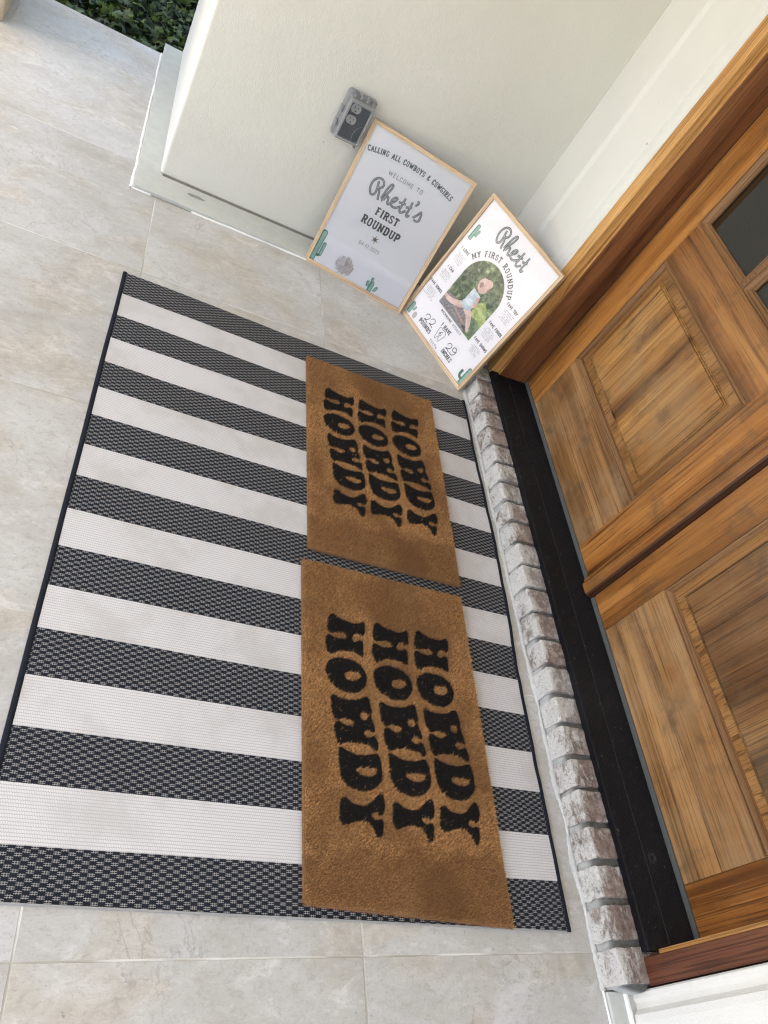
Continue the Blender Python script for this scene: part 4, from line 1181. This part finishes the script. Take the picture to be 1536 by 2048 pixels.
# arched photograph
d = Ink(ZI)
AX0, AX1, AY0 = .104, .308, .145
arch = [(AX0, AY0), (AX1, AY0)] + [(.206 + .102 * math.cos(math.radians(t * 6)), .290 + .102 * math.sin(math.radians(t * 6))) for t in range(31)]
def pf(z, pts, mi): d.g.flat([pts], lambda x, y: (x, z, y), mi)
ell = lambda cx, cy, rx, ry, rot=0, n=26: [((cx + rx * math.cos(t / n * math.tau) * math.cos(rot) - ry * math.sin(t / n * math.tau) * math.sin(rot)) / 1000, (cy + rx * math.cos(t / n * math.tau) * math.sin(rot) + ry * math.sin(t / n * math.tau) * math.cos(rot)) / 1000) for t in range(n)]
pf(ZI, arch, 0)
pf(ZI - .00003, mm((104, 145), (262, 145), (250, 172), (232, 200), (190, 214), (150, 206), (104, 196)), 1)
pf(ZI - .00006, mm((262, 145), (308, 145), (308, 205), (280, 215), (240, 200), (250, 172)), 3)
pf(ZI - .00009, mm((236, 205), (280, 214), (308, 205), (308, 240), (285, 262), (262, 280), (240, 262)), 2)
L_ = ZI - .00012
def cap(pts, w, mi):
    global L_
    L_ -= .000018
    P = [Vector(p) for p in chaikin(pts, 2)]; n = len(P); lft = []; rgt = []
    for i in range(n):
        d_ = (P[min(n - 1, i + 1)] - P[max(0, i - 1)]).normalized(); q = Vector((-d_.y, d_.x)); t = i / (n - 1); ww = (w[0] + (w[1] - w[0]) * t) / 2
        lft.append(P[i] + q * ww); rgt.append(P[i] - q * ww)
    poly = [(p.x / 1000, p.y / 1000) for p in lft + rgt[::-1]]
    pf(L_, poly, mi)
def el(*a_, mi=4):
    global L_
    L_ -= .000018; pf(L_, ell(*a_[:4], *(a_[4:] or (0,))), mi)
cap([(150, 188), (190, 176), (232, 170), (262, 158)], (6, 10), 5)            # soft ground shade printed in the picture
el(262, 160, 18, 7, 0, mi=9)
cap([(196, 214), (170, 196), (140, 184), (116, 181)], (27, 14), 4)          # leg stretched to the left
el(112, 183, 9, 7, .3)
cap([(210, 214), (238, 204), (254, 188), (268, 170)], (29, 16), 4)          # bent leg
el(272, 165, 11, 7, -.6)
el(205, 222, 26, 17, .1, mi=7)                                               # shorts
cap([(204, 226), (203, 250), (206, 280)], (42, 46), 6)                       # shirt
cap([(222, 270), (236, 246), (222, 226)], (16, 10), 4)                       # arm down
el(210, 292, 12, 8, 0, mi=5)
el(208, 312, 25, 27, .25, mi=4); el(217, 328, 22, 16, .5, mi=4)              # bald head
el(199, 309, 8, 10, .2, mi=5)                                                # face turned down
el(196, 312, 2.0, 1.6, 0, mi=8); el(206, 312, 2.0, 1.6, 0, mi=8); el(199, 301, 3.6, 1.4, 0, mi=8); el(234, 312, 4, 6, .2, mi=5)
build('photograph', d.g, [bush_p, path_p, lawn_p, grass_p, skin_p, skin_s, shirt_p, denim_p, hair_p, two('printed_shoe', (.1, .08, .08), (.2, .17, .16), 30)], pr2, local=True)

# ================================================================== GROUND COVER beyond the porch
r = np.random.default_rng(4)
leaf_pts = np.array([(0, 0), (.28, -.10), (.55, -.32), (.42, -.02), (.9, -.12), (.62, .10), (1., .42), (.58, .34), (.55, .72), (.30, .48), (0, 1.), (-.30, .48), (-.55, .72), (-.58, .34), (-1., .42), (-.62, .10), (-.9, -.12), (-.42, -.02), (-.55, -.32), (-.28, -.10)]) 
def leaves(name, n, X, Y, zf, mat, smin, smax, seedk):
    r = np.random.default_rng(seedk)
    k = len(leaf_pts)
    cx = r.uniform(*X, n); cy = r.uniform(*Y, n)
    hz = np.array([zf(a, b) for a, b in zip(cx, cy)]) - r.exponential(.035, n)
    s_ = r.uniform(smin, smax, n)
    az = r.uniform(0, 2 * np.pi, n); ti = r.normal(0, .55, n); ro_ = r.normal(0, .5, n)
    V = np.zeros((n, k, 3))
    lx = leaf_pts[:, 0][None] * s_[:, None]; ly = leaf_pts[:, 1][None] * s_[:, None]
    lz = -np.abs(lx) * .25 - ly * ly / s_[:, None] * .25
    y2 = ly * np.cos(ti)[:, None] - lz * np.sin(ti)[:, None]; z2 = ly * np.sin(ti)[:, None] + lz * np.cos(ti)[:, None]
    x3 = lx * np.cos(ro_)[:, None] + z2 * np.sin(ro_)[:, None]; z3 = -lx * np.sin(ro_)[:, None] + z2 * np.cos(ro_)[:, None]
    V[..., 0] = cx[:, None] + x3 * np.cos(az)[:, None] - y2 * np.sin(az)[:, None]
    V[..., 1] = cy[:, None] + x3 * np.sin(az)[:, None] + y2 * np.cos(az)[:, None]
    V[..., 2] = hz[:, None] + z3
    V = V.reshape(-1, 3)
    me = bpy.data.meshes.new(name)
    fs = []
    for i in range(n):
        o = i * k
        fs += [(o, o + 1, o + 2, o + 3), (o, o + 3, o + 4, o + 5), (o, o + 5, o + 6, o + 7), (o, o + 7, o + 8, o + 9, o + 10), (o, o + 10, o + 11, o + 12, o + 13), (o, o + 13, o + 14, o + 15), (o, o + 15, o + 16, o + 17), (o, o + 17, o + 18, o + 19)]
    me.from_pydata(V.tolist(), [], fs); me.materials.append(mat)
    me.polygons.foreach_set('use_smooth', [True] * len(me.polygons))
    return me
s_ = NT('dark_leaf'); isl = s_.n('NewGeometry').outputs['Random Per Island']
leaf_m = s_.set(s_.ramp(isl, [(0, (.010, .022, .010)), (.6, (.032, .060, .014)), (.9, (.065, .11, .022)), (1, (.13, .18, .04))]), .5, spec=.25)
hz_ = lambda x, y: -.18 + .07 * noise.noise((x * 3, y * 3, 0)) + .05 * noise.noise((x * 9, y * 9, 3))
me = leaves('ground_cover', 15000, (-2.0, .9), (1.60, 3.9), hz_, leaf_m, .018, .042, 6)
link('ground_cover', me, None, label='dense dark green lobed leaves growing beyond the tile edge', cat='ground cover', kind='stuff')
bm = bmesh.new()
N = 50; rows = []
for j in range(N):
    rows.append([bm.verts.new((-2.2 + 3.4 * i / (N - 1), 1.59 + 2.5 * j / (N - 1), hz_(-2.2 + 3.4 * i / (N - 1), 1.6 + 2.5 * j / (N - 1)) - .11)) for i in range(N)])
for j in range(N - 1):
    for i in range(N - 1): bm.faces.new((rows[j][i], rows[j][i + 1], rows[j + 1][i + 1], rows[j + 1][i]))
me = bpy.data.meshes.new('soil'); bm.to_mesh(me); bm.free(); me.materials.append(plain('dark_soil', (.008, .010, .006), .95, .4, 40, .6))
link('soil', me, None, kind='structure')
